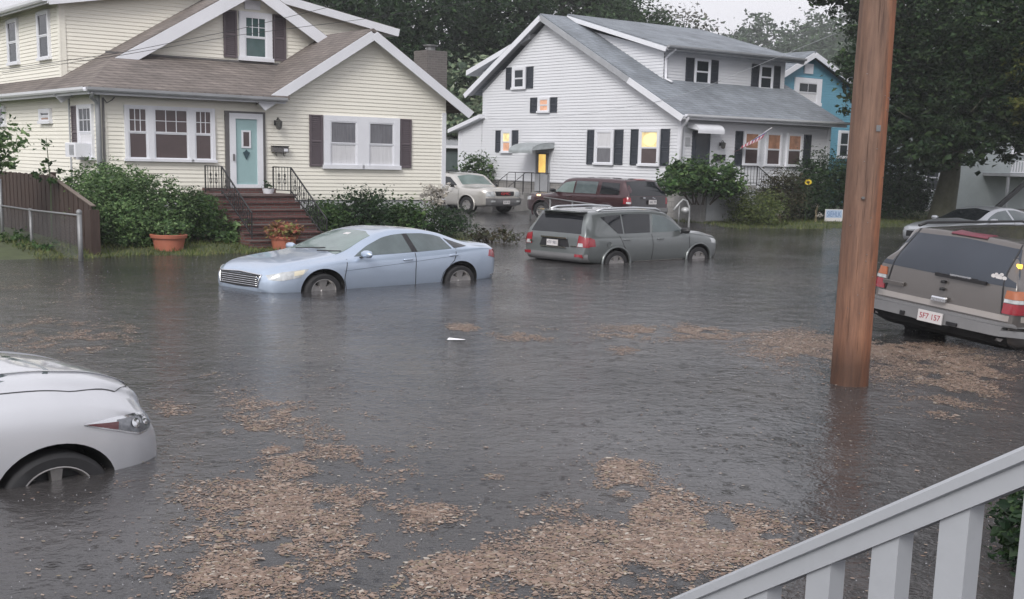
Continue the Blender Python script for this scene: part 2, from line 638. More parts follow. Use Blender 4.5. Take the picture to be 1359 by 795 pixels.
BARK = M('rough_bark', (.055, .045, .036), .9, var=.35, vs=5, bump=.8, bs=16)
BARK_G = M('mossy_bark', (.075, .075, .05), .9, var=.3, vs=4, bump=.8, bs=14)
TERRA = M('terracotta', (.40, .135, .085), .65, var=.15, vs=4, bump=.15)


def leaves_mb(lobes, n, size, seed=1, per=16, spread=.2, flat=.35, square=None, aspect=.55, shell=.55, mb=None):
    g = np.random.default_rng(seed)
    L = np.array([l[:6] for l in lobes], float)
    wt = (L[:, 3] * L[:, 4] * L[:, 5]) ** (2 / 3)
    wt /= wt.sum()
    nc = max(4, n // per)
    li = g.choice(len(L), nc, p=wt)
    d = g.normal(size=(nc, 3)); d /= np.linalg.norm(d, axis=1)[:, None]
    if square:
        d /= (np.abs(d) ** square).sum(1)[:, None] ** (1 / square)
    rad = shell + (1.03 - shell) * g.random(nc) ** .6
    # an uneven outline: some limbs reach out, some stay back
    rad *= 1 + .16 * np.sin(d[:, 0] * 7 + seed) * np.sin(d[:, 1] * 6 + 2 * seed) + .10 * g.normal(size=nc) * .6
    cc = L[li, :3] + d * L[li, 3:6] * rad[:, None]
    mr = L[li, 3:6].mean(1)
    k = g.integers(0, nc, n)
    sg = spread * mr[k] * (.6 + .8 * g.random(n))
    p = cc[k] + g.normal(size=(n, 3)) * sg[:, None] * np.array([1, 1, .75])
    nrm = d[k] * .5 + g.normal(size=(n, 3)) * .8 + np.array([0, 0, flat])
    nrm /= np.linalg.norm(nrm, axis=1)[:, None]
    t = np.cross(nrm, g.normal(size=(n, 3))); t /= np.linalg.norm(t, axis=1)[:, None]
    b = np.cross(nrm, t)
    s = size * (.45 + 1.0 * g.random(n) ** 1.3)[:, None]
    droop = nrm * s * .18
    v = np.stack([p - t * s * .5, p + b * s * aspect * .5 - droop, p + t * s * .5 - droop * .6, p - b * s * aspect * .5 - droop], 1).reshape(-1, 3)
    mb = mb or MB()
    o = len(mb.v)
    mb.v.extend(map(tuple, v.tolist()))
    mb.f.extend([[o + 4 * i, o + 4 * i + 1, o + 4 * i + 2, o + 4 * i + 3] for i in range(n)])
    mb.mi.extend([0] * n)
    return mb


def shrub(name, label, lobes, n, size, mat, seed, group=None, stems=5, cat='shrub', **kw):
    """crown of leaves over a fan of stems; lobes are given in scene coordinates"""
    cx = sum(l[0] for l in lobes) / len(lobes); cy = sum(l[1] for l in lobes) / len(lobes)
    z0 = min(l[2] - l[5] for l in lobes)
    base = (cx, cy, max(0., z0 - .1))
    t = thing(name, label, cat, base, 0, group)
    loc = [(l[0] - base[0], l[1] - base[1], l[2] - base[2], *l[3:6]) for l in lobes]
    fm = leaves_mb(loc, n, size, seed, **kw)
    leaves_mb([(a, b, c, d * .72, e * .72, f * .74) for a, b, c, d, e, f in loc], n // 4, size * 1.6, seed + 500, per=6, spread=.2, shell=.5, aspect=.8, mb=fm)
    obj('foliage', fm, mat, t)
    g = random.Random(seed)
    m = MB()
    for i in range(stems):
        l = loc[i % len(loc)]
        e = Vector((l[0] + g.uniform(-.5, .5) * l[3], l[1] + g.uniform(-.5, .5) * l[4], l[2] + .3 * l[5]))
        s = Vector((l[0] * .3 + g.uniform(-.1, .1), l[1] * .3 + g.uniform(-.1, .1), -.15))
        m.tube([s, s.lerp(e, .5) + Vector((g.uniform(-.1, .1), g.uniform(-.1, .1), 0)), e], [.03, .022, .01], 5)
    obj('stems', m, BARK, t)
    return t


def tree(name, label, base, trunk_h, trunk_r, lobes, n, size, mat, seed, group=None, bark=None, core=True, **kw):
    t = thing(name, label, 'tree', base, 0, group)
    g = random.Random(seed)
    loc = [(l[0] - base[0], l[1] - base[1], l[2] - base[2], *l[3:6]) for l in lobes]
    top = Vector((g.uniform(-.2, .2), g.uniform(-.2, .2), trunk_h))
    pts = [Vector((0, 0, -.3)), Vector((0, 0, .3)), top * .5 + Vector((g.uniform(-.1, .1), 0, 0)), top]
    m = MB().tube(pts, [trunk_r * 1.5, trunk_r * 1.1, trunk_r * .85, trunk_r * .6], 12)
    obj('trunk', m, bark or BARK, t, True)
    for l in loc:
        e = Vector(l[:3]) + Vector((g.uniform(-.3, .3) * l[3], g.uniform(-.3, .3) * l[4], .35 * l[5]))
        s = top * g.uniform(.6, .98)
        mid = s.lerp(e, .5) + Vector((g.uniform(-.4, .4), g.uniform(-.4, .4), .3))
        lm = MB().tube([s, mid, e], [trunk_r * .42, trunk_r * .27, trunk_r * .08], 7)
        for k in range(4):
            q = mid.lerp(e, k / 4)
            e2 = Vector(l[:3]) + Vector((g.gauss(0, .6) * l[3], g.gauss(0, .6) * l[4], g.gauss(.1, .5) * l[5]))
            lm.tube([q, q.lerp(e2, .5) + Vector((0, 0, .15)), e2], [trunk_r * .14, trunk_r * .09, trunk_r * .03], 5)
        obj('limb', lm, bark or BARK, t, True)
    fm = leaves_mb(loc, n, size, seed, **kw)
    if core:
        leaves_mb([(a, b, c, d * .7, e * .7, f * .7) for a, b, c, d, e, f in loc], n // 4, size * 1.5, seed + 500, per=8, spread=.2, shell=.4, aspect=.8, mb=fm)
    obj('crown', fm, mat, t)
    return t
def paint(name, col, metal=.55, rough=.34, var=.05):
    return M(name, col, rough, metal, var, 1.2, coat=1.)


P_BLUE = paint('pale_blue_metallic_paint', (.42, .50, .62), .45)
P_GREY = paint('grey_green_metallic_paint', (.155, .17, .17), .5)
P_WHITE = paint('pearl_silver_paint', (.56, .57, .60), .3)
P_TAN = paint('taupe_metallic_paint', (.125, .113, .106), .45)
P_GOLD = paint('champagne_paint', (.60, .58, .545), .45)
P_MAROON = paint('dark_maroon_paint', (.042, .010, .014), .35)
P_SILVER = paint('silver_paint', (.45, .47, .5), .5)
P_CLAD = M('grey_plastic_cladding', (.16, .16, .165), .5, var=.1)


def sedan_knots():
    return dict(
        zt=[(-2.43, .93), (-2.38, 1.06), (-2.28, 1.105), (-1.95, 1.13), (-1.72, 1.18), (-1.5, 1.27), (-1.2, 1.385), (-.8, 1.46), (-.35, 1.482), (0, 1.435), (.3, 1.33), (.9, 1.055), (1.05, 1.02), (1.5, .955), (2.0, .885), (2.25, .815), (2.36, .755), (2.44, .66)],
        zr=[(-2.43, .88), (-2.38, 1.0), (-2.28, 1.05), (-1.95, 1.075), (-1.72, 1.12), (-1.5, 1.2), (-1.2, 1.31), (-.8, 1.385), (-.35, 1.40), (0, 1.36), (.3, 1.265), (.9, 1.0), (1.05, .965), (1.5, .9), (2.0, .825), (2.25, .75), (2.36, .69), (2.44, .60)],
        zs=[(-2.43, .82), (-2.3, .98), (-1.9, 1.03), (-1.4, 1.01), (-.4, .965), (.6, .92), (1.0, .90), (1.5, .84), (2.0, .76), (2.25, .68), (2.44, .54)],
        wr=[(-2.43, .56), (-2.3, .68), (-1.95, .70), (-1.6, .64), (-1.2, .585), (-.8, .575), (-.35, .575), (0, .59), (.3, .62), (.9, .70), (1.05, .72), (1.5, .74), (2.0, .70), (2.25, .62), (2.44, .48)],
        w=[(-2.43, .62), (-2.4, .72), (-2.3, .82), (-2.05, .88), (-1.6, .912), (-1.2, .918), (0, .915), (1.4, .915), (1.9, .885), (2.15, .82), (2.32, .72), (2.41, .6), (2.44, .5)],
        zb=[(-2.43, .42), (-2.35, .32), (-2.0, .24), (-1.5, .2), (0, .18), (1.6, .19), (2.1, .22), (2.35, .26), (2.44, .34)])


def suv_knots(L0, L1, H, W, hood, cowl_x, roof_x, base_z, rear_top=None, rear_x=.16, hoodn=None, tum=.14, hip=None):
    """upright estate body: hood, raked windscreen, level roof, steep tailgate"""
    hn = hoodn or hood - .13
    h0 = cowl_x
    rt = rear_top or H - .05
    return dict(
        zt=[(L0, .58), (L0 + .02, .8), (L0 + .05, base_z + .02), (L0 + .09, base_z + .16), (L0 + rear_x + .05, rt - .1), (L0 + rear_x + .13, rt), (L0 + .9, H - .015), (-.5, H), (roof_x - .35, H - .02), (roof_x, H - .075), (cowl_x - .12, hood + .09), (h0, hood + .02), (h0 + .4, hood - .01), (L1 - .35, hn + .06), (L1 - .12, hn), (L1 - .05, hn - .07), (L1, hn - .2)],
        zr=[(L0, .53), (L0 + .02, .75), (L0 + .05, base_z - .03), (L0 + .09, base_z + .1), (L0 + rear_x + .05, rt - .17), (L0 + rear_x + .13, rt - .075), (L0 + .9, H - .085), (-.5, H - .075), (roof_x - .35, H - .09), (roof_x, H - .13), (cowl_x - .12, hood + .04), (h0, hood - .03), (h0 + .4, hood - .055), (L1 - .35, hn + .01), (L1 - .12, hn - .05), (L1 - .05, hn - .12), (L1, hn - .25)],
        zs=[(L0, .5), (L0 + .02, .7), (L0 + .05, base_z - .08), (L0 + .2, base_z), (0, base_z - .02), (h0 - .1, hood - .06), (h0 + .3, hood - .11), (L1 - .35, hn - .06), (L1 - .1, hn - .13), (L1, hn - .32)],
        wr=[(L0, W - .2), (L0 + .05, W - .1), (L0 + .2, W - tum - .08), (L0 + .5, W - tum - .06), (0, W - tum - .05), (roof_x, W - tum - .05), (cowl_x - .12, W - .12), (h0 + .3, W - .13), (L1 - .35, W - .16), (L1 - .1, W - .24), (L1, W - .34)],
        w=[(L0, W - .14), (L0 + .03, W - .08), (L0 + .12, W - .025), (L0 + .4, W), (0, W), (L1 - .6, W), (L1 - .3, W - .04), (L1 - .12, W - .13), (L1 - .03, W - .25), (L1, W - .32)],
        zb=[(L0, .5), (L0 + .1, .42), (L0 + .5, .34), (0, .3), (L1 - .5, .32), (L1 - .1, .38), (L1, .46)])


def make_blue_sedan():
    K = shorten(sedan_knots(), 1.6, .80)
    sg = dict(n=16, m=7)
    sp = dict(K=K, paint=P_BLUE, axles=(1.383, -1.44), rad=.335, rim=.235, arch=.405, archz=.03, yi=.55, tr=.80, spokes=5, style='fat', patches=[
        ('side_window', GLASS_M, [(.74, .965), (-.40, 1.0)], [(.70, .985), (.40, 1.155), (.05, 1.30), (-.18, 1.345), (-.38, 1.36)], 'LR', sg),
        ('side_window', GLASS_M, [(-.52, 1.0), (-1.27, 1.035)], [(-.49, 1.362), (-.8, 1.355), (-1.05, 1.315), (-1.2, 1.265)], 'LR', sg),
        ('side_window', GLASS_D, [(-1.33, 1.04), (-1.66, 1.07)], [(-1.26, 1.24), (-1.45, 1.165), (-1.64, 1.08)], 'LR', dict(n=8, m=5)),
        ('pillar_trim', BLACK, [(-.40, 1.0), (-.52, 1.0)], [(-.38, 1.36), (-.49, 1.362)], 'LR', dict(n=4, m=6, off=.004)),
        ('windshield', GLASS_L, [(-.66, 1.005), (-.35, 1.05), (0, 1.062), (.35, 1.05), (.66, 1.005)], [(-.55, 1.335), (-.3, 1.405), (0, 1.415), (.3, 1.405), (.55, 1.335)], 'F', dict(n=20, m=8, off=.004)),
        ('rear_window', GLASS_M, [(-.58, 1.13), (0, 1.17), (.58, 1.13)], [(-.5, 1.33), (0, 1.40), (.5, 1.33)], 'B', dict(n=14, m=6, off=.004)),
        ('headlight', LAMP_W, [(2.36, .58), (2.2, .565), (1.85, .63)], [(2.36, .66), (2.15, .725), (1.85, .765), (1.66, .775)], 'LR', dict(n=14, m=6, off=.008)),
        ('headlight_lens', M('cream_lamp_lens', (.72, .66, .5), .15, var=.1, coat=1), [(1.98, .65), (1.80, .68)], [(1.96, .735), (1.74, .765)], 'LR', dict(n=6, m=4, off=.012)),
        ('taillight', LAMP_R, [(-2.12, .84), (-2.39, .76)], [(-2.16, .97), (-2.36, .985)], 'LR', dict(n=9, m=6, off=.010)),
        ('grille', BLACK, [(-.47, .42), (0, .405), (.47, .42)], [(-.52, .67), (0, .695), (.52, .67)], 'F', dict(n=14, m=6, off=.008)),
        ('lower_grille', BLACK, [(-.5, .25), (.5, .25)], [(-.6, .33), (.6, .33)], 'F', dict(n=12, m=3, off=.006)),
        ('rear_reflector', CHROME, [(-2.2, .40), (-2.4, .43)], [(-2.2, .435), (-2.4, .465)], 'LR', dict(n=6, m=3, off=.008)),
    ])
    sp['patches'] = shorten_patches(sp['patches'], 1.6, .80)
    root, bvh = car('sedan', 'pale blue sedan standing hub deep in the flood before the brick steps', 'car', (-2.52, 20.0, -.34), 226, sp)
    for s in (1, -1):
        side_mirror(root, .62, .86, .985, P_BLUE, s)
        handle(root, -.28, .905, .86, P_BLUE, s)
        handle(root, -1.28, .905, .90, P_BLUE, s)
    m = MB()
    for z in (.455, .495, .535, .575, .615):
        b_ = surf_tube(bvh, [(-.47, z), (.47, z)], 'F', .014, .009)
        obj('grille_bar', b_, CHROME, root, True)
    obj('grille_surround', surf_tube(bvh, [(-.48, .42), (-.53, .66), (0, .69), (.53, .66), (.48, .42)], 'F', .012, .014, 40), CHROME, root, True)
    seams(root, bvh, [[(.92, .92), (1.0, .55), (.92, .2)], [(-.46, .99), (-.44, .6), (-.46, .2)], [(-1.36, 1.03), (-1.30, .8), (-1.05, .55), (-.98, .2)]])
    seams(root, bvh, [[(1.0, .70), (0, .775), (-1.35, .885)]], mat=M('blue_grey_crease_shade', (.14, .17, .22), .4, var=.05), wd=.011)  # dark strip painted on as the shade of the body crease
    obj('wiper', MB().tube([(1.02, -.3, 1.055), (.86, .25, 1.10)], .012, 5).tube([(1.02, .25, 1.05), (.84, .62, 1.06)], .012, 5), BLACK, root)
    obj('inspection_sticker', patch(bvh, [(-.02, 1.33), (.1, 1.33)], [(-.02, 1.36), (.1, 1.36)], 'F', n=3, m=3, off=.008), PLATE, root)
    return root


def make_grey_suv():
    K = suv_knots(-2.22, 2.2, 1.76, .905, 1.15, 1.0, .30, 1.09, rear_top=1.70, rear_x=.20, hoodn=.99)
    sg = dict(n=14, m=7)
    sp = dict(K=K, paint=P_GREY, axles=(1.317, -1.317), rad=.345, rim=.225, arch=.405, archz=.03, yi=.55, tr=.80, spokes=5, style='fat', lip=.905, lipmat=P_GREY, patches=[
        ('side_window', GLASS_M, [(.80, 1.145), (-.18, 1.135)], [(.78, 1.16), (.5, 1.40), (.28, 1.53), (-.1, 1.61)], 'LR', sg),
        ('side_window', GLASS_D, [(-.27, 1.135), (-1.05, 1.125)], [(-.19, 1.615), (-.6, 1.62), (-1.05, 1.61)], 'LR', sg),
        ('side_window', GLASS_D, [(-1.10, 1.125), (-1.25, 1.13)], [(-1.10, 1.61), (-1.4, 1.59), (-1.68, 1.55)], 'LR', sg),
        ('windshield', GLASS_M, [(-.68, 1.20), (0, 1.25), (.68, 1.20)], [(-.6, 1.60), (0, 1.69), (.6, 1.60)], 'F', dict(n=16, m=8, off=.004)),
        ('rear_window', GLASS_D, [(-.70, 1.13), (0, 1.14), (.70, 1.13)], [(-.58, 1.57), (0, 1.61), (.58, 1.57)], 'B', dict(n=14, m=8, off=.005)),
        ('headlight', LAMP_W, [(2.1, .74), (1.75, .80)], [(2.08, .88), (1.7, .93)], 'LR', dict(n=8, m=5, off=.008)),
        ('taillight', LAMP_R, [(.88, .80), (.64, .80)], [(.86, 1.04), (.66, 1.10)], 'B', dict(n=8, m=7, off=.012)),
        ('taillight', LAMP_R, [(-.88, .80), (-.64, .80)], [(-.86, 1.04), (-.66, 1.10)], 'B', dict(n=8, m=7, off=.012)),
        ('taillight_side', LAMP_R, [(-2.12, .82), (-1.95, .82)], [(-2.10, 1.05), (-1.97, 1.0)], 'LR', dict(n=6, m=6, off=.012)),
        ('reversing_lamp', LAMP_W, [(.80, .81), (.66, .81)], [(.78, .90), (.67, .90)], 'B', dict(n=5, m=4, off=.018)),
        ('reversing_lamp', LAMP_W, [(-.80, .81), (-.66, .81)], [(-.78, .90), (-.67, .90)], 'B', dict(n=5, m=4, off=.018)),
        ('rear_bumper', P_CLAD, [(-.84, .44), (.84, .44)], [(-.86, .62), (.86, .62)], 'B', dict(n=16, m=5, off=.03)),
        ('rear_reflector', LAMP_R, [(-.80, .55), (-.62, .55)], [(-.80, .62), (-.62, .62)], 'B', dict(n=5, m=3, off=.036)),
        ('rear_reflector', LAMP_R, [(.80, .55), (.62, .55)], [(.80, .62), (.62, .62)], 'B', dict(n=5, m=3, off=.036)),
        ('plate_recess', BLACK, [(-.42, .78), (.42, .78)], [(-.36, .98), (.36, .98)], 'B', dict(n=8, m=4, off=.004)),
        ('sill_trim', ALLOY, [(.8, .36), (-.75, .36)], [(.8, .40), (-.75, .40)], 'LR', dict(n=10, m=3, off=.012)),
    ])
    root, bvh = car('sport_utility_vehicle', 'grey green compact SUV with silver roof rails in the flooded street', 'suv', (2.42, 26.3, -.37), 43.3, sp)
    for s in (1, -1):
        side_mirror(root, .72, .87, 1.13, BLACK, s)
        handle(root, .02, .895, .96, P_GREY, s)
        handle(root, -1.02, .895, .97, P_GREY, s)
        obj('roof_rail', MB().tube([(.25, s * .66, 1.68), (.1, s * .655, 1.745), (-.6, s * .65, 1.78), (-1.5, s * .645, 1.755), (-1.68, s * .645, 1.70)], .028, 6), M('brushed_roof_rail', (.62, .64, .67), .4, .6, var=0) if s > 0 else bpy.data.materials['brushed_roof_rail'], root, True)
    m = MB()
    m.beam((-2.0, -.60, 1.68), (-2.0, .60, 1.68), .22, .035)
    obj('spoiler', m, P_GREY, root)
    obj('tailgate_trim', MB().beam((-2.215, -.36, 1.005), (-2.215, .36, 1.005), .03, .035).beam((-2.225, -.36, .765), (-2.225, .36, .765), .03, .03), CHROME, root)
    plate(root, -2.235, .02, .87, -1, '4TF 981', PLATE_DARK)
    obj('badge', MB().box(-2.232, -2.222, -.62, -.47, .80, .83), CHROME, root)
    obj('badge', MB().box(-2.232, -2.222, .60, .68, .86, .90), CHROME, root)
    obj('wiper', MB().tube([(-2.155, -.1, 1.13), (-2.13, .26, 1.14)], .014, 5), BLACK, root)
    obj('fuel_cap', MB().lathe([(0, 0), (.06, 0), (.065, -.01)], c=(-1.55, -.905, .86), axis='y', n=14), P_GREY, root)
    seams(root, bvh, [[(.98, 1.02), (1.0, .6), (.9, .36)], [(-.22, 1.09), (-.2, .7), (-.22, .36)], [(-1.22, 1.08), (-1.1, .8), (-.9, .5), (-.86, .36)]])
    return root


def make_silver_hood_car():
    K = dict(
        zt=[(-2.43, .95), (-2.3, 1.1), (-1.9, 1.15), (-1.5, 1.27), (-1.1, 1.52), (-.5, 1.58), (.0, 1.58), (.35, 1.50), (.8, 1.33), (1.0, 1.30), (1.4, 1.30), (1.8, 1.245), (2.1, 1.155), (2.28, 1.05), (2.38, .91), (2.42, .74)],
        zr=[(-2.43, .9), (-2.3, 1.04), (-1.9, 1.09), (-1.5, 1.2), (-1.1, 1.44), (-.5, 1.50), (.0, 1.50), (.35, 1.42), (.8, 1.25), (1.0, 1.215), (1.4, 1.185), (1.8, 1.115), (2.1, 1.01), (2.28, .90), (2.38, .78), (2.42, .66)],
        zs=[(-2.43, .85), (-2.3, .98), (-1.4, 1.0), (0, .96), (.8, 1.06), (1.2, 1.05), (1.6, 1.01), (1.9, .95), (2.15, .84), (2.3, .72), (2.42, .54)],
        wr=[(-2.43, .5), (-2.2, .66), (-1.5, .62), (-.5, .57), (.2, .6), (.8, .70), (1.4, .725), (1.8, .69), (2.1, .61), (2.28, .50), (2.42, .32)],
        w=[(-2.43, .62), (-2.3, .8), (-2.0, .88), (-1.4, .91), (0, .9), (1.4, .915), (1.75, .90), (2.0, .855), (2.18, .78), (2.3, .69), (2.38, .57), (2.42, .42)],
        zb=[(-2.43, .4), (-2.2, .28), (-1.5, .2), (1.6, .2), (2.1, .22), (2.3, .25), (2.42, .34)])
    sp = dict(K=K, paint=P_WHITE, axles=(1.42, -1.42), rad=.345, rim=.24, arch=.395, archz=.03, yi=.5, tr=.80, spokes=5, style='split', patches=[
        ('windshield', GLASS_M, [(-.66, 1.25), (0, 1.29), (.66, 1.25)], [(-.55, 1.40), (0, 1.50), (.55, 1.40)], 'F', dict(n=14, m=6, off=.004)),
        ('side_window', GLASS_D, [(.6, .99), (-1.5, 1.02)], [(.5, 1.02), (.1, 1.22), (-.5, 1.33), (-1.1, 1.27), (-1.45, 1.12)], 'LR', dict(n=14, m=6)),
        ('headlight_housing', CHROME, [(1.60, 0.885), (1.85, 0.805), (2.08, 0.725), (2.18, 0.735), (2.27, 0.790)], [(1.60, 0.895), (1.82, 0.915), (2.05, 0.905), (2.20, 0.875), (2.29, 0.825)], 'LR', dict(n=18, m=6, off=.006)),
        ('headlight', M('dark_headlamp_glass', (.20, .21, .23), .08, .4, .5, 22, coat=1), [(1.86, 0.815), (2.06, 0.745), (2.17, 0.750), (2.25, 0.790)], [(1.88, 0.890), (2.05, 0.885), (2.19, 0.860), (2.27, 0.820)], 'LR', dict(n=14, m=6, off=.012)),
        ('side_reflector', M('dark_red_lens', (.11, .028, .032), .2, var=.15, vs=20, coat=1), [(1.63, 0.885), (1.87, 0.810)], [(1.63, 0.892), (1.88, 0.875)], 'LR', dict(n=8, m=4, off=.016)),
        ('grille', BLACK, [(-.40, .42), (.40, .42)], [(-.42, .68), (0, .70), (.42, .68)], 'F', dict(n=12, m=6, off=.006)),
        ('hood_seam', BLACK, [(2.0, -.635), (2.16, -.52), (2.25, -.3), (2.27, 0)], [(2.012, -.63), (2.172, -.515), (2.262, -.3), (2.282, 0)], 'T', dict(n=24, m=2, off=.003, skirt=0)),
        ('hood_seam', BLACK, [(2.0, .635), (2.16, .52), (2.25, .3), (2.27, 0)], [(2.012, .63), (2.172, .515), (2.262, .3), (2.282, 0)], 'T', dict(n=24, m=2, off=.003, skirt=0)),
        ('hood_seam', BLACK, [(.95, -.755), (1.6, -.745), (2.0, -.64)], [(.95, -.747), (1.6, -.737), (2.0, -.632)], 'T', dict(n=20, m=2, off=.002, skirt=0)),
    ])
    sp['K'] = shorten(sp['K'], 1.6, .84)
    sp['patches'] = shorten_patches(sp['patches'], 1.6, .84)
    root, bvh = car('sedan', 'pearl silver car nose with pointed headlight, nearest the camera', 'car', (-4.42, 6.98, -.47), 44, sp)
    for s in (1, -1):
        obj('hood_crease', patch(bvh, [(.9, s * .52), (1.6, s * .50), (2.12, s * .38)], [(.9, s * .545), (1.6, s * .525), (2.12, s * .395)], 'T', n=20, m=3, off=.012, skirt=.02), P_WHITE, root, True)
        side_mirror(root, .55, .86, 1.0, P_WHITE, s)
        for x, z, r in ((1.97, .83, .042), (2.06, .82, .034)):
            m = MB()
            h, nn, _, _ = bvh.ray_cast(Vector((x, 3 * s, z)), Vector((0, -s, 0)))
            if h:
                c = h + nn * .016
                t1 = nn.orthogonal().normalized(); t2 = nn.cross(t1)
                m.add([c + nn * .012] + [c + (t1 * math.cos(a) + t2 * math.sin(a)) * r for a in np.linspace(0, 2 * math.pi, 13)[:-1]], [(0, 1 + k, 1 + (k + 1) % 12) for k in range(12)])
                obj('headlight_bulb', m, CHROME, root, True)
    return root


def make_tan_suv():
    K = suv_knots(-2.55, 2.5, 1.93, 1.0, 1.28, 1.15, .55, 1.27, rear_top=1.90, rear_x=.30, hoodn=1.14, tum=.16)
    sp = dict(K=K, paint=P_TAN, axles=(1.47, -1.47), rad=.39, rim=.22, arch=.45, archz=.03, yi=.6, tr=.86, spokes=6, style='fat', patches=[
        ('rear_window', M('slate_rear_glass', (.035, .042, .055), .12, var=.1, vs=.8), [(-.90, 1.29), (0, 1.285), (.90, 1.29)], [(-.71, 1.80), (0, 1.835), (.71, 1.80)], 'B', dict(n=16, m=9, off=.006)),
        ('side_window', GLASS_D, [(-1.55, 1.30), (-2.25, 1.30)], [(-1.55, 1.76), (-2.12, 1.74)], 'LR', dict(n=10, m=6)),
        ('side_window', GLASS_D, [(-.45, 1.30), (-1.45, 1.30)], [(-.45, 1.77), (-1.45, 1.76)], 'LR', dict(n=10, m=6)),
        ('side_window', GLASS_D, [(.95, 1.31), (-.35, 1.30)], [(.9, 1.36), (.55, 1.72), (-.35, 1.77)], 'LR', dict(n=10, m=6)),
        ('windshield', GLASS_M, [(-.78, 1.36), (0, 1.39), (.78, 1.36)], [(-.7, 1.76), (0, 1.83), (.7, 1.76)], 'F', dict(n=14, m=6, off=.004)),
        ('taillight', LAMP_R, [(.985, .91), (.80, .91)], [(.985, 1.06), (.80, 1.06)], 'B', dict(n=8, m=5, off=.02)),
        ('taillight', LAMP_R, [(-.985, .91), (-.80, .91)], [(-.985, 1.06), (-.80, 1.06)], 'B', dict(n=8, m=5, off=.02)),
        ('reversing_lamp', LAMP_W, [(.98, 1.07), (.80, 1.07)], [(.98, 1.12), (.80, 1.12)], 'B', dict(n=8, m=3, off=.018)),
        ('reversing_lamp', LAMP_W, [(-.98, 1.07), (-.80, 1.07)], [(-.98, 1.12), (-.80, 1.12)], 'B', dict(n=8, m=3, off=.018)),
        ('turn_signal', LAMP_O, [(.98, 1.125), (.80, 1.125)], [(.975, 1.245), (.81, 1.245)], 'B', dict(n=8, m=5, off=.02)),
        ('turn_signal', LAMP_O, [(-.98, 1.125), (-.80, 1.125)], [(-.975, 1.245), (-.81, 1.245)], 'B', dict(n=8, m=5, off=.02)),
        ('tailgate_band', M('pale_taupe_trim', (.36, .33, .31), .35, .3, var=.05, coat=1), [(-.98, .80), (.98, .80)], [(-.98, .885), (.98, .885)], 'B', dict(n=18, m=4, off=.022)),
        ('rear_bumper', P_CLAD, [(-.97, .585), (0, .575), (.97, .585)], [(-1.0, .73), (0, .735), (1.0, .73)], 'B', dict(n=20, m=6, off=.12, skirt=.13)),
        ('under_bumper_shade', WELL, [(-.9, .30), (.9, .30)], [(-.9, .58), (.9, .58)], 'B', dict(n=12, m=4, off=.03, skirt=.05)),  # black patch painted in as the shadow below the bumper
        ('stop_lamp', M('dull_red_lamp', (.13, .02, .035), .3, var=.1), [(-.24, 1.865), (.24, 1.865)], [(-.24, 1.905), (.24, 1.905)], 'B', dict(n=8, m=3, off=.014)),
        ('headlight', LAMP_W, [(-.9, .85), (-.6, .85)], [(-.9, 1.05), (-.6, 1.05)], 'F', dict(n=6, m=4)),
        ('headlight', LAMP_W, [(.9, .85), (.6, .85)], [(.9, 1.05), (.6, 1.05)], 'F', dict(n=6, m=4)),
    ])
    c, s = math.cos(R(36.7)), math.sin(R(36.7))
    root, bvh = car('sport_utility_vehicle', 'taupe full size SUV seen from behind, tilted, beyond the utility pole', 'suv', (5.0 + 2.52 * c, 14.4 + 2.52 * s, -.25), 36.7, sp, roll=4.6)
    pb = M('bumper_chrome', (.5, .5, .52), .3, .8, var=.15)
    obj('bumper_step', patch(bvh, [(-.94, .735), (.94, .735)], [(-.94, .775), (.94, .775)], 'B', n=14, m=3, off=.10, skirt=.11), P_CLAD, root, True, 40)
    plate(root, -2.685, .0, .66, -1, '5F7 157', PLATE_RED, w=.33, h=.17)
    obj('tow_socket', MB().box(-2.69, -2.67, -.36, -.22, .60, .65), BLACK, root)
    obj('bumper_sensor', MB().box(-2.69, -2.67, .36, .42, .60, .66), BLACK, root)
    obj('tailgate_handle', MB().bevbox(-2.62, -2.54, -.11, .09, .90, .97, .02), CHROME, root)
    obj('lock', MB().lathe([(0, -2.575), (.026, -2.575), (.03, -2.5)], axis='z', n=10) if False else MB().bevbox(-2.57, -2.5, -.03, .02, 1.06, 1.10, .01).bevbox(-2.57, -2.5, -.03, .02, 1.17, 1.21, .01), BLACK, root)
    obj('emblem', MB().bevbox(-2.56, -2.52, .52, .82, 1.0, 1.06, .01), P_TAN, root)
    obj('wiper', MB().beam((-2.50, -.12, 1.30), (-2.50, -.42, 1.30), .03, .035).beam((-2.53, .12, 1.285), (-2.53, -.55, 1.285), .03, .05), BLACK, root)
    obj('wiper_mount', MB().beam((-2.52, -.08, 1.315), (-2.52, -.36, 1.315), .05, .03), CHROME, root)
    for s2 in (1, -1):
        obj('roof_rail', MB().tube([(.3, s2 * .74, 1.90), (.15, s2 * .74, 1.935), (-1.95, s2 * .74, 1.945), (-2.1, s2 * .74, 1.90)], .022, 6), BLACK, root, True)
        handle(root, -.2, .99, 1.12, BLACK, s2)
        side_mirror(root, .75, .97, 1.32, BLACK, s2)
    # pale splayed sticker and glowing amber dot on the glass
    m = MB()
    h = bvh.ray_cast(Vector((-5, -.66, 1.40)), Vector((1, 0, 0)))[0]
    for dy, dz, r in ((0, 0, .045), (.07, .01, .03), (-.07, .0, .03), (.03, -.05, .026), (-.03, .045, .026), (-.03, -.045, .022), (.035, .04, .022)):
        m.add([(h.x - .014, h.y + dy + r * math.cos(a), h.z + dz + r * math.sin(a)) for a in np.linspace(0, 2 * math.pi, 9)[:-1]], [tuple(range(8))])
    obj('window_sticker', m, PLATE, root)
    h = bvh.ray_cast(Vector((-5, -.79, 1.58)), Vector((1, 0, 0)))[0]
    obj('amber_dot', MB().box(h.x - .03, h.x - .008, -.82, -.76, 1.55, 1.61), M('amber_glow', (1, .55, .08), .3, var=0, emit=(1, .5, .06), es=1.5), root)
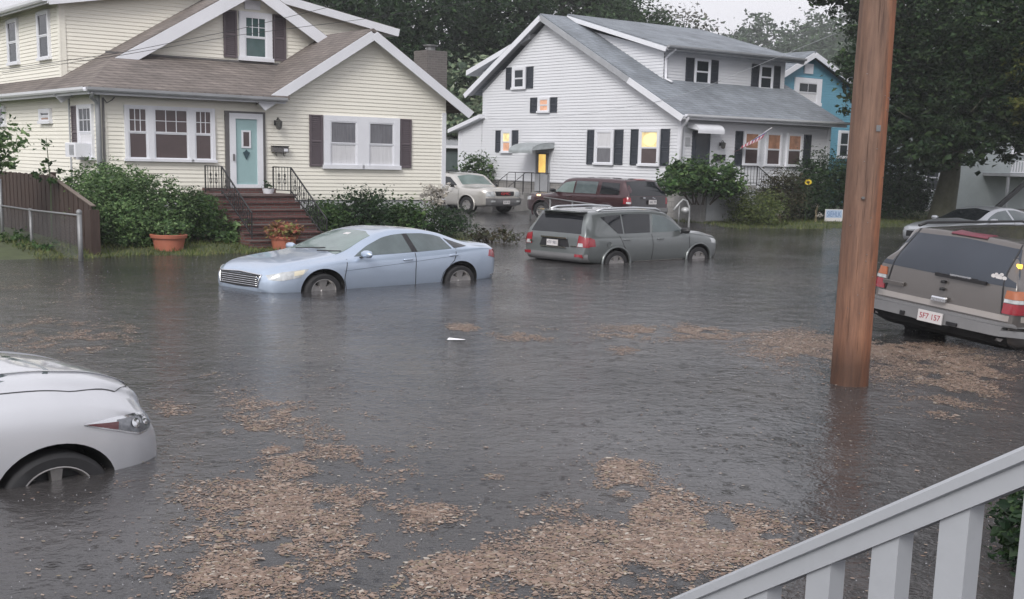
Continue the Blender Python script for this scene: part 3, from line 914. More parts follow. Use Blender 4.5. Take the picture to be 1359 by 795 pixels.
    seams(root, bvh, [[(-.4, 1.26), (-.4, .36)], [(-1.5, 1.26), (-1.4, .9), (-1.0, .5)], [(1.05, 1.2), (1.0, .36)]])
    for y in (-.79, .79):
        obj('tailgate_seam', patch(bvh, [(y - .008, .90), (y * .86 - .008, 1.86)], [(y + .008, .90), (y * .86 + .008, 1.86)], 'B', n=12, m=2, off=.008, skirt=0), BLACK, root)
    return root


def make_gold_suv():
    K = suv_knots(-2.4, 2.42, 1.84, .95, 1.22, 1.02, .35, 1.19, rear_top=1.80, hoodn=1.15)
    sp = dict(K=K, paint=P_GOLD, axles=(1.43, -1.43), rad=.375, rim=.225, arch=.44, archz=.02, yi=.6, tr=.83, spokes=5, style='fat', lip=.95, patches=[
        ('windshield', GLASS_L, [(-.70, 1.28), (0, 1.32), (.70, 1.28)], [(-.62, 1.66), (0, 1.74), (.62, 1.66)], 'F', dict(n=14, m=7, off=.004)),
        ('side_window', GLASS_D, [(.82, 1.24), (-.3, 1.24)], [(.78, 1.28), (.35, 1.60), (-.3, 1.67)], 'LR', dict(n=12, m=6)),
        ('side_window', GLASS_D, [(-.4, 1.24), (-1.3, 1.24)], [(-.4, 1.67), (-1.25, 1.67)], 'LR', dict(n=12, m=6)),
        ('grille', BLACK, [(-.40, .83), (.40, .83)], [(-.44, 1.02), (.44, 1.02)], 'F', dict(n=10, m=5, off=.02)),
        ('headlight', LAMP_W, [(-.80, .81), (-.47, .79)], [(-.78, 1.0), (-.49, 1.02)], 'F', dict(n=8, m=5, off=.02)),
        ('headlight', LAMP_W, [(.80, .81), (.47, .79)], [(.78, 1.0), (.49, 1.02)], 'F', dict(n=8, m=5, off=.02)),
        ('front_bumper', P_CLAD, [(-.78, .44), (.78, .44)], [(-.80, .72), (.80, .72)], 'F', dict(n=16, m=5, off=.07, skirt=.09)),
        ('fog_lamp', LAMP_W, [(-.66, .55), (-.50, .55)], [(-.66, .63), (-.50, .63)], 'F', dict(n=5, m=4, off=.08)),
        ('fog_lamp', LAMP_W, [(.66, .55), (.50, .55)], [(.66, .63), (.50, .63)], 'F', dict(n=5, m=4, off=.08)),
        ('rear_window', GLASS_D, [(-.7, 1.2), (.7, 1.2)], [(-.6, 1.6), (.6, 1.6)], 'B', dict(n=10, m=5)),
        ('taillight', LAMP_R, [(.9, .9), (.72, .9)], [(.88, 1.2), (.74, 1.2)], 'B', dict(n=5, m=5)),
        ('taillight', LAMP_R, [(-.9, .9), (-.72, .9)], [(-.88, 1.2), (-.74, 1.2)], 'B', dict(n=5, m=5)),
    ])
    root, bvh = car('sport_utility_vehicle', 'champagne SUV with black grille facing out of the driveway beside the cream house', 'suv', (-1.97, 45.8, .1), -48, sp)
    mt = Matrix(((0, 0, 1, 2.47), (1, 0, 0, 0), (0, 1, 0, .925), (0, 0, 0, 1)))
    text_part('grille_letters', 'GMC', M('red_badge', (.5, .04, .05), .35, var=0), root, .17, mt, .42, .008)
    plate(root, 2.53, 0, .54, 1, '91K 42', PLATE_DARK)
    for s in (1, -1):
        side_mirror(root, .70, .92, 1.2, BLACK, s)
        handle(root, -.1, .94, 1.02, P_GOLD, s)
        obj('roof_rail', MB().tube([(.1, s * .66, 1.76), (0, s * .66, 1.87), (-1.6, s * .66, 1.87), (-1.75, s * .66, 1.80)], .022, 6), BLACK, root, True)
    obj('wiper', MB().tube([(1.0, -.2, 1.2), (.85, .4, 1.27)], .012, 5), BLACK, root)
    seams(root, bvh, [[(1.0, 1.1), (.95, .36)], [(-.35, 1.15), (-.35, .36)]])
    return root


def make_maroon_suv():
    K = suv_knots(-2.42, 2.42, 1.84, .92, 1.14, 1.08, .45, 1.16, rear_top=1.79, rear_x=.28, hoodn=1.05, tum=.15)
    sp = dict(K=K, paint=P_MAROON, axles=(1.47, -1.47), rad=.37, rim=.22, arch=.43, archz=.03, yi=.6, tr=.81, spokes=5, style='fat', lip=.92, patches=[
        ('rear_window', GLASS_D, [(-.80, 1.17), (0, 1.16), (.80, 1.17)], [(-.66, 1.70), (0, 1.74), (.66, 1.70)], 'B', dict(n=14, m=8, off=.006)),
        ('side_window', GLASS_L, [(.90, 1.19), (.05, 1.185)], [(.86, 1.24), (.5, 1.58), (.05, 1.66)], 'LR', dict(n=12, m=6)),
        ('side_window', GLASS_M, [(-.03, 1.185), (-.98, 1.185)], [(-.03, 1.665), (-.98, 1.66)], 'LR', dict(n=12, m=6)),
        ('side_window', GLASS_D, [(-1.15, 1.185), (-1.98, 1.19)], [(-1.15, 1.655), (-1.90, 1.63)], 'LR', dict(n=12, m=6)),
        ('windshield', GLASS_M, [(-.70, 1.22), (0, 1.26), (.70, 1.22)], [(-.62, 1.66), (0, 1.74), (.62, 1.66)], 'F', dict(n=12, m=6, off=.004)),
        ('taillight', LAMP_R, [(.91, .85), (.76, .85)], [(.90, 1.10), (.77, 1.10)], 'B', dict(n=7, m=6, off=.014)),
        ('taillight', LAMP_R, [(-.91, .85), (-.76, .85)], [(-.90, 1.10), (-.77, 1.10)], 'B', dict(n=7, m=6, off=.014)),
        ('taillight_side', LAMP_R, [(-2.38, .86), (-2.24, .86)], [(-2.36, 1.09), (-2.26, 1.09)], 'LR', dict(n=6, m=6, off=.012)),
        ('reversing_lamp', LAMP_W, [(.89, .86), (.78, .86)], [(.89, .93), (.78, .93)], 'B', dict(n=5, m=4, off=.02)),
        ('stop_lamp', LAMP_R, [(-.2, 1.765), (.2, 1.765)], [(-.2, 1.80), (.2, 1.80)], 'B', dict(n=8, m=3, off=.012)),
        ('tailgate_panel', M('dark_plum_tailgate', (.012, .008, .011), .3, .2, var=.1, coat=1), [(-.74, .72), (.74, .72)], [(-.78, 1.14), (.78, 1.14)], 'B', dict(n=14, m=6, off=.008)),
        ('rear_bumper', P_CLAD, [(-.88, .46), (.88, .46)], [(-.90, .70), (.90, .70)], 'B', dict(n=16, m=5, off=.08, skirt=.1)),
        ('headlight', LAMP_W, [(2.30, .80), (2.0, .82)], [(2.28, .95), (1.98, .97)], 'LR', dict(n=7, m=5, off=.01)),
        ('grille', BLACK, [(-.5, .72), (.5, .72)], [(-.5, .92), (.5, .92)], 'F', dict(n=8, m=4)),
    ])
    root, bvh = car('sport_utility_vehicle', 'dark maroon SUV parked nose first in the driveway along the white house', 'suv', (2.52, 39.6, .13), 130.8, sp)
    plate(root, -2.455, -.12, .93, -1, '66L 70', PLATE_DARK, w=.33, h=.17)
    obj('tailgate_letters', MB().box(-2.452, -2.44, .2, .3, 1.07, 1.12).box(-2.452, -2.44, -.16, -.11, 1.08, 1.12).box(-2.452, -2.44, -.23, -.19, 1.06, 1.10), CHROME, root)
    for s in (1, -1):
        side_mirror(root, .82, .9, 1.22, BLACK, s)
        handle(root, .2, .91, 1.04, P_MAROON, s)
        handle(root, -.9, .91, 1.04, P_MAROON, s)
        h = bvh.ray_cast(Vector((1.62, 3 * s, 1.0)), Vector((0, -s, 0)))[0]
        obj('fender_lamp', MB().box(1.55, 1.61, h.y - .012, h.y + .012, .98, 1.05).box(1.65, 1.71, h.y - .012, h.y + .012, .98, 1.05), M('amber_fender_glow', (1, .6, .3), .3, var=0, emit=(1, .6, .3), es=1.6) if s > 0 else bpy.data.materials['amber_fender_glow'], root)
    seams(root, bvh, [[(1.05, 1.1), (1.0, .36)], [(0, 1.16), (0, .36)], [(-1.05, 1.16), (-1.0, .8), (-.85, .36)]])
    return root


def make_far_sedan():
    sp = dict(K=sedan_knots(), paint=P_SILVER, axles=(1.383, -1.383), rad=.33, rim=.22, arch=.38, archz=.02, yi=.55, tr=.80, spokes=7, style='', patches=[
        ('side_window', GLASS_M, [(.74, .965), (-.40, 1.0)], [(.70, .985), (.40, 1.155), (.05, 1.30), (-.38, 1.36)], 'LR', dict(n=10, m=6)),
        ('side_window', GLASS_M, [(-.50, 1.0), (-1.27, 1.035)], [(-.49, 1.362), (-.8, 1.355), (-1.2, 1.265)], 'LR', dict(n=10, m=6)),
        ('windshield', GLASS_D, [(-.66, 1.005), (0, 1.062), (.66, 1.005)], [(-.55, 1.335), (0, 1.41), (.55, 1.335)], 'F', dict(n=14, m=7, off=.004)),
        ('rear_window', GLASS_M, [(-.58, 1.13), (0, 1.17), (.58, 1.13)], [(-.5, 1.33), (0, 1.40), (.5, 1.33)], 'B', dict(n=10, m=6, off=.004)),
        ('headlight', LAMP_W, [(2.36, .535), (2.2, .515), (1.85, .60)], [(2.36, .64), (2.15, .70), (1.80, .73)], 'LR', dict(n=10, m=6, off=.008)),
        ('taillight', LAMP_R, [(-2.12, .84), (-2.39, .76)], [(-2.16, .97), (-2.36, .985)], 'LR', dict(n=7, m=5, off=.01)),
        ('grille', BLACK, [(-.5, .40), (.5, .40)], [(-.5, .60), (.5, .60)], 'F', dict(n=10, m=5, off=.008)),
    ])
    root, bvh = car('sedan', 'silver sedan with dark windshield parked beyond the taupe SUV', 'car', (13.25, 35.4, -.18), 214, sp)
    for s in (1, -1):
        side_mirror(root, .62, .86, .985, P_SILVER, s)
        handle(root, -.28, .905, .86, P_SILVER, s)
    seams(root, bvh, [[(.92, .92), (1.0, .55), (.92, .2)], [(-.46, .99), (-.44, .6), (-.46, .2)]])
    return root
# ------------------------------------------------------------------ houses
VINYL_C = M('cream_vinyl_siding', (.80, .775, .69), .5, var=.035, vs=.6)
VINYL_W = M('white_vinyl_siding', (.67, .68, .71), .5, var=.03, vs=.5)
VINYL_B = M('blue_painted_siding', (.12, .32, .43), .55, var=.08, vs=1.5)
VINYL_P = M('pale_grey_siding', (.30, .335, .34), .6, var=.1, vs=1.2)
TRIM = M('white_trim', (.72, .73, .77), .45, var=.05, vs=2)
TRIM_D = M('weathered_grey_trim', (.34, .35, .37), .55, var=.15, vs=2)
SHUT_P = M('plum_grey_shutter', (.105, .085, .095), .55, var=.1, vs=2)
SHUT_N = M('slate_black_shutter', (.03, .036, .048), .5, var=.15, vs=2)
PANE_D = M('dark_window_glass', (.018, .024, .03), .08, var=.3, vs=1.5, spec=.35)
PANE_B = M('window_with_brown_blind', (.085, .062, .062), .16, var=.12, vs=2, spec=.5)
PANE_T = M('greenish_window_glass', (.06, .10, .10), .05, var=.3, vs=1.8, spec=.6)
PANE_G = M('window_with_grey_blind', (.15, .15, .165), .2, var=.25, vs=4, spec=.5, stretch=(4, 4, .6))
PANE_C = M('window_with_lace_curtain', (.62, .62, .64), .3, var=.14, vs=5, spec=.5, stretch=(5, 5, .4))
LIT_Y = M('lit_window_yellow', (.85, .62, .30), .3, var=.4, vs=2.5, emit=(1, .7, .2), es=.26)
LIT_O = M('lit_window_orange', (.62, .34, .22), .3, var=.3, vs=3, emit=(1, .45, .15), es=.2)
LIT_D = M('lit_door_window', (.95, .55, .14), .3, var=.25, vs=3, emit=(1, .55, .08), es=.5)
LIT_DIM = M('dim_lit_window', (.22, .12, .08), .15, var=.4, vs=3, emit=(1, .5, .3), es=.22)
LAMPGLOW = M('ceiling_lamp_glow', (1, .8, .35), .4, var=0, emit=(1, .8, .4), es=.35)
SHINGLE_B = M_brick('brown_shingles', (.20, .172, .155), (.145, .124, .113), (.08, .068, .065), .32, .115, .9, .012, 1.5, .8, .36)
SHINGLE_G = M_brick('grey_shingles', (.225, .25, .28), (.185, .205, .23), (.115, .125, .14), .32, .125, .85, .010, 1.4, .8, .42)
BRICK = M_brick('red_brick', (.135, .050, .045), (.085, .036, .034), (.10, .085, .08), .21, .068, .8, .012, 1, .7, .3)
CHIM = M_brick('grey_brown_brick', (.15, .135, .13), (.115, .105, .10), (.17, .16, .155), .21, .068, .85, .010, 1, .6, .25)
STONE = M_brick('foundation_block', (.30, .29, .28), (.25, .24, .235), (.18, .175, .17), .42, .2, .85, .012, 1, .5, .2)
WHITEWASH = M('whitewashed_foundation', (.55, .56, .58), .8, var=.15, vs=3, bump=.3)
TEAL = M('pale_teal_door_paint', (.30, .44, .45), .4, var=.06, vs=2)
DARKFRAME = M('brown_grey_frame', (.12, .115, .115), .5, var=.1)
IRON = M('black_wrought_iron', (.02, .02, .022), .5, var=.2)
GALV = M('galvanized_steel', (.22, .225, .23), .5, .5, var=.15, vs=8)
CONC = M('concrete', (.24, .235, .23), .85, var=.2, vs=4, bump=.3)


def fmap(axis, o):
    """front walls face -y, side walls face -x (house space)"""
    if axis == 'f':
        return lambda a, z, out: (a, o - out, z)
    if axis == 's':
        return lambda a, z, out: (o - out, a, z)
    if axis == 'r':
        return lambda a, z, out: (o + out, a, z)
    return lambda a, z, out: (a, o + out, z)


def window(par, f, a0, a1, z0, z1, up=PANE_D, lo=PANE_D, grid=None, cas=.09, split=.5, trim=TRIM, proud=.078, dark_under=False):
    """casing > sash bars, upper and lower pane"""
    m = MB()
    m.boxf(f, a0, a0 + cas, z0, z1, 0, proud); m.boxf(f, a1 - cas, a1, z0, z1, 0, proud)
    m.boxf(f, a0 + cas, a1 - cas, z1 - cas, z1, 0, proud - .003)
    m.boxf(f, a0 - .03, a1 + .03, z0 - .035, z0 + cas * .55, 0, proud + .03)
    w = obj('window', m, trim, par)
    b0, b1, c0, c1 = a0 + cas, a1 - cas, z0 + cas * .55, z1 - cas
    zm = c0 + (c1 - c0) * split
    s = MB()
    t = .035
    for (p, q, off) in ((zm, c1, .068), (c0, zm, .058)):
        s.boxf(f, b0, b0 + t, p, q, .01, off); s.boxf(f, b1 - t, b1, p, q, .01, off)
        s.boxf(f, b0 + t, b1 - t, q - t, q, .01, off - .002); s.boxf(f, b0 + t, b1 - t, p, p + t, .01, off - .002)
    if grid:
        nc, nr = grid
        for i in range(1, nc):
            x = b0 + t + (b1 - b0 - 2 * t) * i / nc
            s.boxf(f, x - .009, x + .009, zm + t, c1 - t, .012, .054)
        for i in range(1, nr):
            z = zm + t + (c1 - zm - 2 * t) * i / nr
            s.boxf(f, b0 + t, b1 - t, z - .009, z + .009, .012, .0525)
    obj('sash', s, trim, w)
    obj('pane', MB().boxf(f, b0 + t * .5, b1 - t * .5, zm + t * .5, c1 - t * .5, .002, .046), up, w)
    obj('pane', MB().boxf(f, b0 + t * .5, b1 - t * .5, c0 + t * .5, zm - t * .5 - .003, .002, .042), lo, w)
    return w


def shutter(par, f, a0, a1, z0, z1, mat):
    m = MB()
    t = .05
    m.boxf(f, a0, a0 + t, z0, z1, .01, .055); m.boxf(f, a1 - t, a1, z0, z1, .01, .055)
    zm = (z0 + z1) / 2 - .05
    for z in (z0, zm, z1 - t):
        m.boxf(f, a0 + t, a1 - t, z, z + t, .012, .052)
    for lo, hi in ((z0 + t, zm), (zm + t, z1 - t)):
        n = max(2, int((hi - lo) / .06))
        for i in range(n):
            a, b = lo + (hi - lo) * i / n, lo + (hi - lo) * (i + 1) / n
            m.add([f(a0 + t, a, .048), f(a1 - t, a, .048), f(a1 - t, b, .022), f(a0 + t, b, .022)], [(0, 1, 2, 3)])
            m.add([f(a0 + t, a, .02), f(a1 - t, a, .02), f(a1 - t, a, .048), f(a0 + t, a, .048)], [(0, 1, 2, 3)])
    return obj('shutter', m, mat, par)


def corner_board(par, f, a0, a1, z0, z1, mat):
    return obj('corner_board', MB().boxf(f, a0, a1, z0, z1, .0, .034), mat, par)


def gutter(par, p, q, mat, r=.07):
    p, q = Vector(p), Vector(q)
    m = MB()
    d = (q - p).normalized(); sd = d.cross(Vector((0, 0, 1)))
    prof = [(-.06, .06), (-.06, -.03), (-.02, -.055), (.035, -.055), (.06, -.01), (.068, .06), (.055, .062), (.045, -.005), (-.045, -.03), (-.05, .06)]
    for e in (p, q):
        m.v.extend([tuple(e + sd * a + Vector((0, 0, b))) for a, b in prof])
    n = len(prof)
    for i in range(n):
        j = (i + 1) % n
        m.f.append([i, j, j + n, i + n]); m.mi.append(0)
    m.f.append(list(range(n))[::-1]); m.mi.append(0)
    m.f.append([i + n for i in range(n)]); m.mi.append(0)
    return obj('gutter', m, mat, par)


def wall_lamp(par, f, a, z):
    g = obj('wall_lamp', MB().boxf(f, a - .05, a + .05, z - .03, z + .12, .02, .05).tube([f(a, z + .1, .05), f(a, z + .2, .12), f(a, z + .17, .17)], .015, 6), BLACK, par)
    c = f(a, z - .08, .17)
    obj('lamp_glass', MB().lathe([(0, .24), (.09, .17), (.085, .15), (.065, -.05), (.02, -.08), (0, -.08)], c=c, n=8), M('smoked_lamp_glass', (.08, .08, .075), .2, var=.3, vs=9), g)


def iron_rail(name, label, top, feet_z, loc, yaw, group, scroll=True):
    """wrought iron stair rail: `top` is the line of the handrail in its own space, feet_z(x, y) its foot"""
    t = thing(name, label, 'railing', loc, yaw, group)
    m = MB()
    for a, b in zip(top, top[1:]):
        m.beam(a, b, .034, .022)
    obj('handrail', m, IRON, t)
    low = MB()
    for a, b in zip(top, top[1:]):
        za, zb = feet_z(*a[:2]) + .10, feet_z(*b[:2]) + .10
        low.beam((a[0], a[1], za), (b[0], b[1], zb), .025, .02)
    obj('bottom_rail', low, IRON, t)
    for p in (top[0], top[1], top[-1]):
        obj('post', MB().beam((p[0], p[1], feet_z(*p[:2])), (p[0], p[1], p[2]), .026, .026, (1, 0, 0)), IRON, t)
    for a, b in zip(top, top[1:]):
        L = (Vector(b) - Vector(a)).length
        n = int(L / .135)
        for i in range(1, n):
            p = Vector(a).lerp(Vector(b), i / n)
            zf = feet_z(a[0], a[1]) + (feet_z(b[0], b[1]) - feet_z(a[0], a[1])) * i / n + .10
            bm = MB().beam((p.x, p.y, zf), (p.x, p.y, p.z), .011, .011, (1, 0, 0))
            if scroll and i % 2 == 0:
                d = (Vector(b) - Vector(a)); d.z = 0; d.normalize()
                zc = (zf + p.z) / 2
                for s in (1, -1):
                    bm.tube([p * 1 + Vector((0, 0, zc - p.z)) + d * s * (.012 + .05 * math.sin(k * .6)) + Vector((0, 0, -.16 + .032 * k)) for k in range(11)], .007, 4)
            obj('baluster', bm, IRON, t)
    return t


def cream_house():
    H = thing('cream_house', 'cream clapboard house with brown shingle roof and plum grey shutters', 'house', (-8.95, 26.99, 0), STREET)
    F0, S0 = fmap('f', 0), fmap('s', 0)
    U = 8.92
    # ground floor walls
    obj('wall', siding(MB(), [(0, 1.2), (4.0, 1.2), (4.0, 4.12), (0, 4.12)], F0), VINYL_C, H)
    obj('gable_wall', siding(MB(), [(4.0, 1.2), (U, 1.2), (U, 4.5), (6.6, 6.36), (4.0, 4.28)], F0), VINYL_C, H)
    obj('wall', siding(MB(), [(0, 1.2), (12, 1.2), (12, 4.25), (0, 4.25)], S0), VINYL_C, H)
    obj('wall', siding(MB(), [(0, 1.2), (12, 1.2), (12, 4.1), (0, 4.1)], fmap('r', U), .23), VINYL_C, H)
    obj('wall', siding(MB(), [(0, 1.2), (U, 1.2), (U, 4.2), (4.5, 7.8), (0, 4.2)], fmap('b', 12), .23), VINYL_C, H)
    obj('foundation', MB().box(.03, U - .03, .03, 11.97, -.3, 1.2), WHITEWASH, H)
    # storey above: front gable wall, cheeks and sides of the two shed dormers
    obj('wall', siding(MB(), [(.15, 4.5), (8.85, 4.5), (4.5, 7.75)], fmap('f', 2.2)), VINYL_C, H)
    obj('dormer_wall', siding(MB(), [(.3, 4.6), (.3, 6.95), (4.4, 8.0), (4.4, 7.6)], fmap('f', 3.5)), VINYL_C, H)
    obj('dormer_wall', siding(MB(), [(8.7, 4.6), (4.6, 7.6), (4.6, 8.0), (9.0, 6.95)], fmap('f', 3.5)), VINYL_C, H)
    obj('dormer_wall', siding(MB(), [(3.5, 4.4), (11.5, 4.4), (11.5, 7.0), (3.5, 7.0)], fmap('s', .3)), VINYL_C, H)
    obj('dormer_wall', siding(MB(), [(3.5, 4.4), (11.5, 4.4), (11.5, 7.0), (3.5, 7.0)], fmap('r', 9.0), .23), VINYL_C, H)
    # roofs
    r = MB().slab([(-.35, -.38, 4.24), (4.0, -.38, 4.24), (4.0, 2.25, 5.43), (-.35, 2.25, 5.43 - .9)], .09)
    r.v = []; r.f = []; r.mi = []
    r.slab([(-.36, -.38, 4.27), (4.3, -.38, 4.27), (5.6, 2.2, 5.43), (1.15, 2.2, 5.43)], .08)
    r.slab([(-.36, -.38, 4.27), (1.15, 2.2, 5.43), (-.0, 2.2, 4.56), (-.36, 2.2, 4.27)], .08)
    obj('porch_roof', r, SHINGLE_B, H)
    g = MB()
    g.slab([(6.6, -.3, 6.5), (6.6, 3.6, 6.5), (3.62, 3.6, 4.12), (3.62, -.3, 4.12)], .1)
    g.slab([(6.6, -.3, 6.5), (9.5, -.3, 4.18), (9.5, 3.6, 4.18), (6.6, 3.6, 6.5)], .1)
    obj('gable_roof', g, SHINGLE_B, H)
    m = MB()
    m.slab([(4.5, 1.85, 7.93), (4.5, 11.9, 7.93), (-.36, 11.9, 4.27), (-.36, 1.85, 4.27)], .1)
    m.slab([(4.5, 1.85, 7.93), (9.36, 1.85, 4.27), (9.36, 11.9, 4.27), (4.5, 11.9, 7.93)], .1)
    obj('main_roof', m, SHINGLE_B, H)
    d = MB()
    d.slab([(4.5, 3.2, 8.12), (4.5, 11.8, 8.12), (-.05, 11.8, 7.08), (-.05, 3.2, 7.08)], .1)
    d.slab([(4.5, 3.2, 8.12), (9.45, 3.2, 7.08), (9.45, 11.8, 7.08), (4.5, 11.8, 8.12)], .1)
    obj('dormer_roof', d, SHINGLE_B, H)
    # rake boards: deep white fascias under each gable edge
    def rake(p, q, h=.26, w=.03):
        m = MB().beam(p, q, w, h)
        return obj('rake_board', m, TRIM, H)
    rake((6.6, -.315, 6.30), (3.62, -.315, 3.92 + .02)); rake((6.6, -.318, 6.30), (9.5, -.318, 3.98 + .02))
    rake((4.5, 1.83, 7.68), (-.36, 1.83, 4.03), .34); rake((4.5, 1.826, 7.68), (9.36, 1.826, 4.03), .34)
    rake((4.5, 3.18, 7.97), (-.05, 3.18, 6.93)); rake((4.5, 3.176, 7.97), (9.45, 3.176, 6.93))
    sf = MB()
    sf.slab([(6.6, -.3, 6.36), (6.6, .02, 6.36), (3.7, .02, 4.05), (3.7, -.3, 4.05)], .02)
    sf.slab([(6.6, -.3, 6.36), (9.45, -.3, 4.08), (9.45, .02, 4.08), (6.6, .02, 6.36)], .02)
    obj('soffit', sf, TRIM, H)
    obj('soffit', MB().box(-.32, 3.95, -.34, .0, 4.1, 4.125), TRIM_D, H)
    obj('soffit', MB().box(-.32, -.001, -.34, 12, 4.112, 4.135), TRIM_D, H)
    obj('fascia', MB().box(-.36, 4.2, -.37, -.35, 4.06, 4.24), TRIM, H)
    obj('fascia', MB().box(-.37, -.35, -.35, 11.9, 4.063, 4.235), TRIM, H)
    obj('fascia', MB().box(-.06, -.04, 3.2, 11.8, 6.84, 7.0), TRIM, H)
    obj('fascia', MB().box(9.45, 9.47, 3.2, 11.8, 6.84, 7.0), TRIM, H)
    gutter(H, (-.42, -.43, 4.19), (4.2, -.43, 4.17), TRIM_D); gutter(H, (-.43, 11.9, 4.21), (-.43, -.38, 4.19), TRIM)
    gutter(H, (-.12, 11.8, 6.95), (-.12, 3.2, 6.95), TRIM)
    obj('downspout', MB().tube([(-.3, -.43, 4.13), (-.25, -.2, 3.98), (-.09, -.09, 3.86), (-.07, -.07, 3.7), (-.07, -.07, .5)], .045, 8), TRIM_D, H, True)
    obj('cable', MB().tube([(.05, -.04, 4.0), (.12, -.08, 3.86), (.24, -.06, 3.95), (.3, -.04, 4.02)], .014, 5).tube([(.05, -.04, 4.0), (.04, -.04, 2.6), (.05, -.04, 1.4)], .03, 5), DARKFRAME, H)
    corner_board(H, F0, 0, .12, 1.2, 4.1, VINYL_C); corner_board(H, F0, U - .12, U, 1.2, 4.05, TRIM)
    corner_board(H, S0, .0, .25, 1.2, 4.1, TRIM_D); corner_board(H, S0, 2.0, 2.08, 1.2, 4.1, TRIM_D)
    corner_board(H, fmap('f', 3.5), .29, .42, 4.62, 6.9, VINYL_C); corner_board(H, fmap('s', .3), 3.46, 3.6, 4.62, 6.9, VINYL_C)
    obj('flashing', MB().beam((.9, 2.17, 5.45), (6.4, 2.17, 5.45), .02, .06), DARKFRAME, H)
    # windows
    for a0, a1, gr in ((.50, 1.08, (3, 2)), (1.08, 2.02, (3, 2)), (2.02, 2.58, (3, 2))):
        window(H, F0, a0 - .0, a1, 2.32, 3.84, PANE_B, PANE_B, gr, cas=.075, split=.52)
    for a0, a1 in ((5.36, 6.44), (6.44, 7.50)):
        window(H, F0, a0, a1, 2.20, 3.80, PANE_G, PANE_C, None, cas=.17, split=.49)
    shutter(H, F0, 4.99, 5.34, 2.23, 3.80, SHUT_P); shutter(H, F0, 7.53, 7.86, 2.23, 3.79, SHUT_P)
    F2 = fmap('f', 2.2)
    window(H, F2, 4.22, 5.10, 5.52, 7.0, PANE_T, PANE_T, (3, 2), cas=.15)
    shutter(H, F2, 3.82, 4.17, 5.55, 7.0, SHUT_P); shutter(H, F2, 5.14, 5.49, 5.55, 7.0, SHUT_P)
    obj('attic_vent', MB().boxf(F2, 4.38, 4.80, 7.08, 7.36, .0, .05), TRIM, H)
    window(H, S0, .38, 1.38, 2.32, 3.83, PANE_D, PANE_C, (3, 2), cas=.08)
    shutter(H, S0, 1.42, 1.84, 2.34, 3.82, SHUT_P)
    w = window(H, S0, 3.36, 4.24, 3.36, 3.78, PANE_D, LIT_DIM, None, cas=.1, split=.5)
    w['label'] = 'small square side window, dimly lit'
    window(H, S0, 7.3, 8.3, 3.3, 3.95, PANE_D, PANE_D, None, cas=.08)
    S3 = fmap('s', .3)
    for a in (4.18, 6.85):
        window(H, S3, a, a + .95, 5.34, 6.80, PANE_D, PANE_D, None, cas=.09)
    # front door: storm frame > teal door > lite and hanging ornament
    D = obj('door_frame', MB().boxf(F0, 2.83, 2.93, 1.50, 3.80, 0, .06).boxf(F0, 3.76, 3.83, 1.50, 3.80, 0, .06).boxf(F0, 2.93, 3.76, 3.74, 3.80, 0, .058), DARKFRAME, H)
    sd = MB()
    sd.boxf(F0, 2.93, 3.08, 1.52, 3.74, 0, .075); sd.boxf(F0, 3.62, 3.76, 1.52, 3.74, 0, .075)
    sd.boxf(F0, 3.08, 3.62, 3.58, 3.74, 0, .073); sd.boxf(F0, 3.08, 3.62, 1.52, 1.66, 0, .073)
    s_ = obj('storm_door', sd, TRIM, H)
    obj('handle', MB().boxf(F0, 3.0, 3.03, 2.35, 2.55, .07, .11), DARKFRAME, s_)
    dr = obj('front_door', MB().boxf(F0, 3.08, 3.62, 1.66, 3.58, 0, .04), TEAL, H)
    obj('door_lite', MB().boxf(F0, 3.27, 3.42, 2.78, 3.20, .04, .052), PANE_B, dr)
    lf = MB()
    for a, b, z0, z1 in ((3.23, 3.27, 2.73, 3.25), (3.42, 3.46, 2.73, 3.25)):
        lf.boxf(F0, a, b, z0, z1, .04, .06)
    lf.boxf(F0, 3.27, 3.42, 3.20, 3.25, .04, .058); lf.boxf(F0, 3.27, 3.42, 2.73, 2.78, .04, .058)
    obj('lite_frame', lf, TRIM, dr)
    orn = MB().add([F0(a, z, .065) for a, z in ((3.345, 2.38), (3.29, 2.52), (3.26, 2.6), (3.31, 2.63), (3.345, 2.69), (3.38, 2.63), (3.43, 2.6), (3.40, 2.52))], [tuple(range(8))])
    orn.add([F0(a, z, .045) for a, z in ((3.345, 2.38), (3.29, 2.52), (3.26, 2.6), (3.31, 2.63), (3.345, 2.69), (3.38, 2.63), (3.43, 2.6), (3.40, 2.52))], [tuple(range(8))])
    obj('door_ornament', orn, M('dark_teal_ornament', (.035, .07, .085), .6, var=.3, vs=20), dr)
    wall_lamp(H, F0, 4.12, 3.46)
    # chimney behind the gable
    c = MB().box(8.95, 9.58, .95, 1.6, -.3, 6.15)
    ch = obj('chimney', c, CHIM, H)
    obj('chimney_cap', MB().lathe([(.12, 6.14), (.12, 6.3), (.2, 6.32), (.2, 6.35), (0, 6.37)], c=(9.26, 1.27, 0), n=12), GALV, ch)
    # things fixed to it that lift off
    ac = thing('air_conditioner', 'white window air conditioner below the left side window of the cream house', 'air conditioner', (-8.95, 26.99, 0), STREET)
    obj('case', MB().bevbox(-.42, -.03, .52, 1.18, 2.36, 2.76, .02), TRIM, ac)
    gr = MB()
    for i in range(9):
        gr.box(-.432, -.421, .56 + i * .035, .575 + i * .035, 2.42, 2.70)
    obj('grille', gr, TRIM_D, ac)
    mbx = thing('mailbox', 'dark grey wall mailbox with newspaper hooks right of the teal door', 'mailbox', (-8.95, 26.99, 0), STREET)
    obj('box', MB().boxf(F0, 3.98, 4.38, 2.63, 2.80, .03, .14), DARKFRAME, mbx)
    obj('lid', MB().boxf(F0, 3.97, 4.39, 2.80, 2.825, .03, .16), BLACK, mbx)
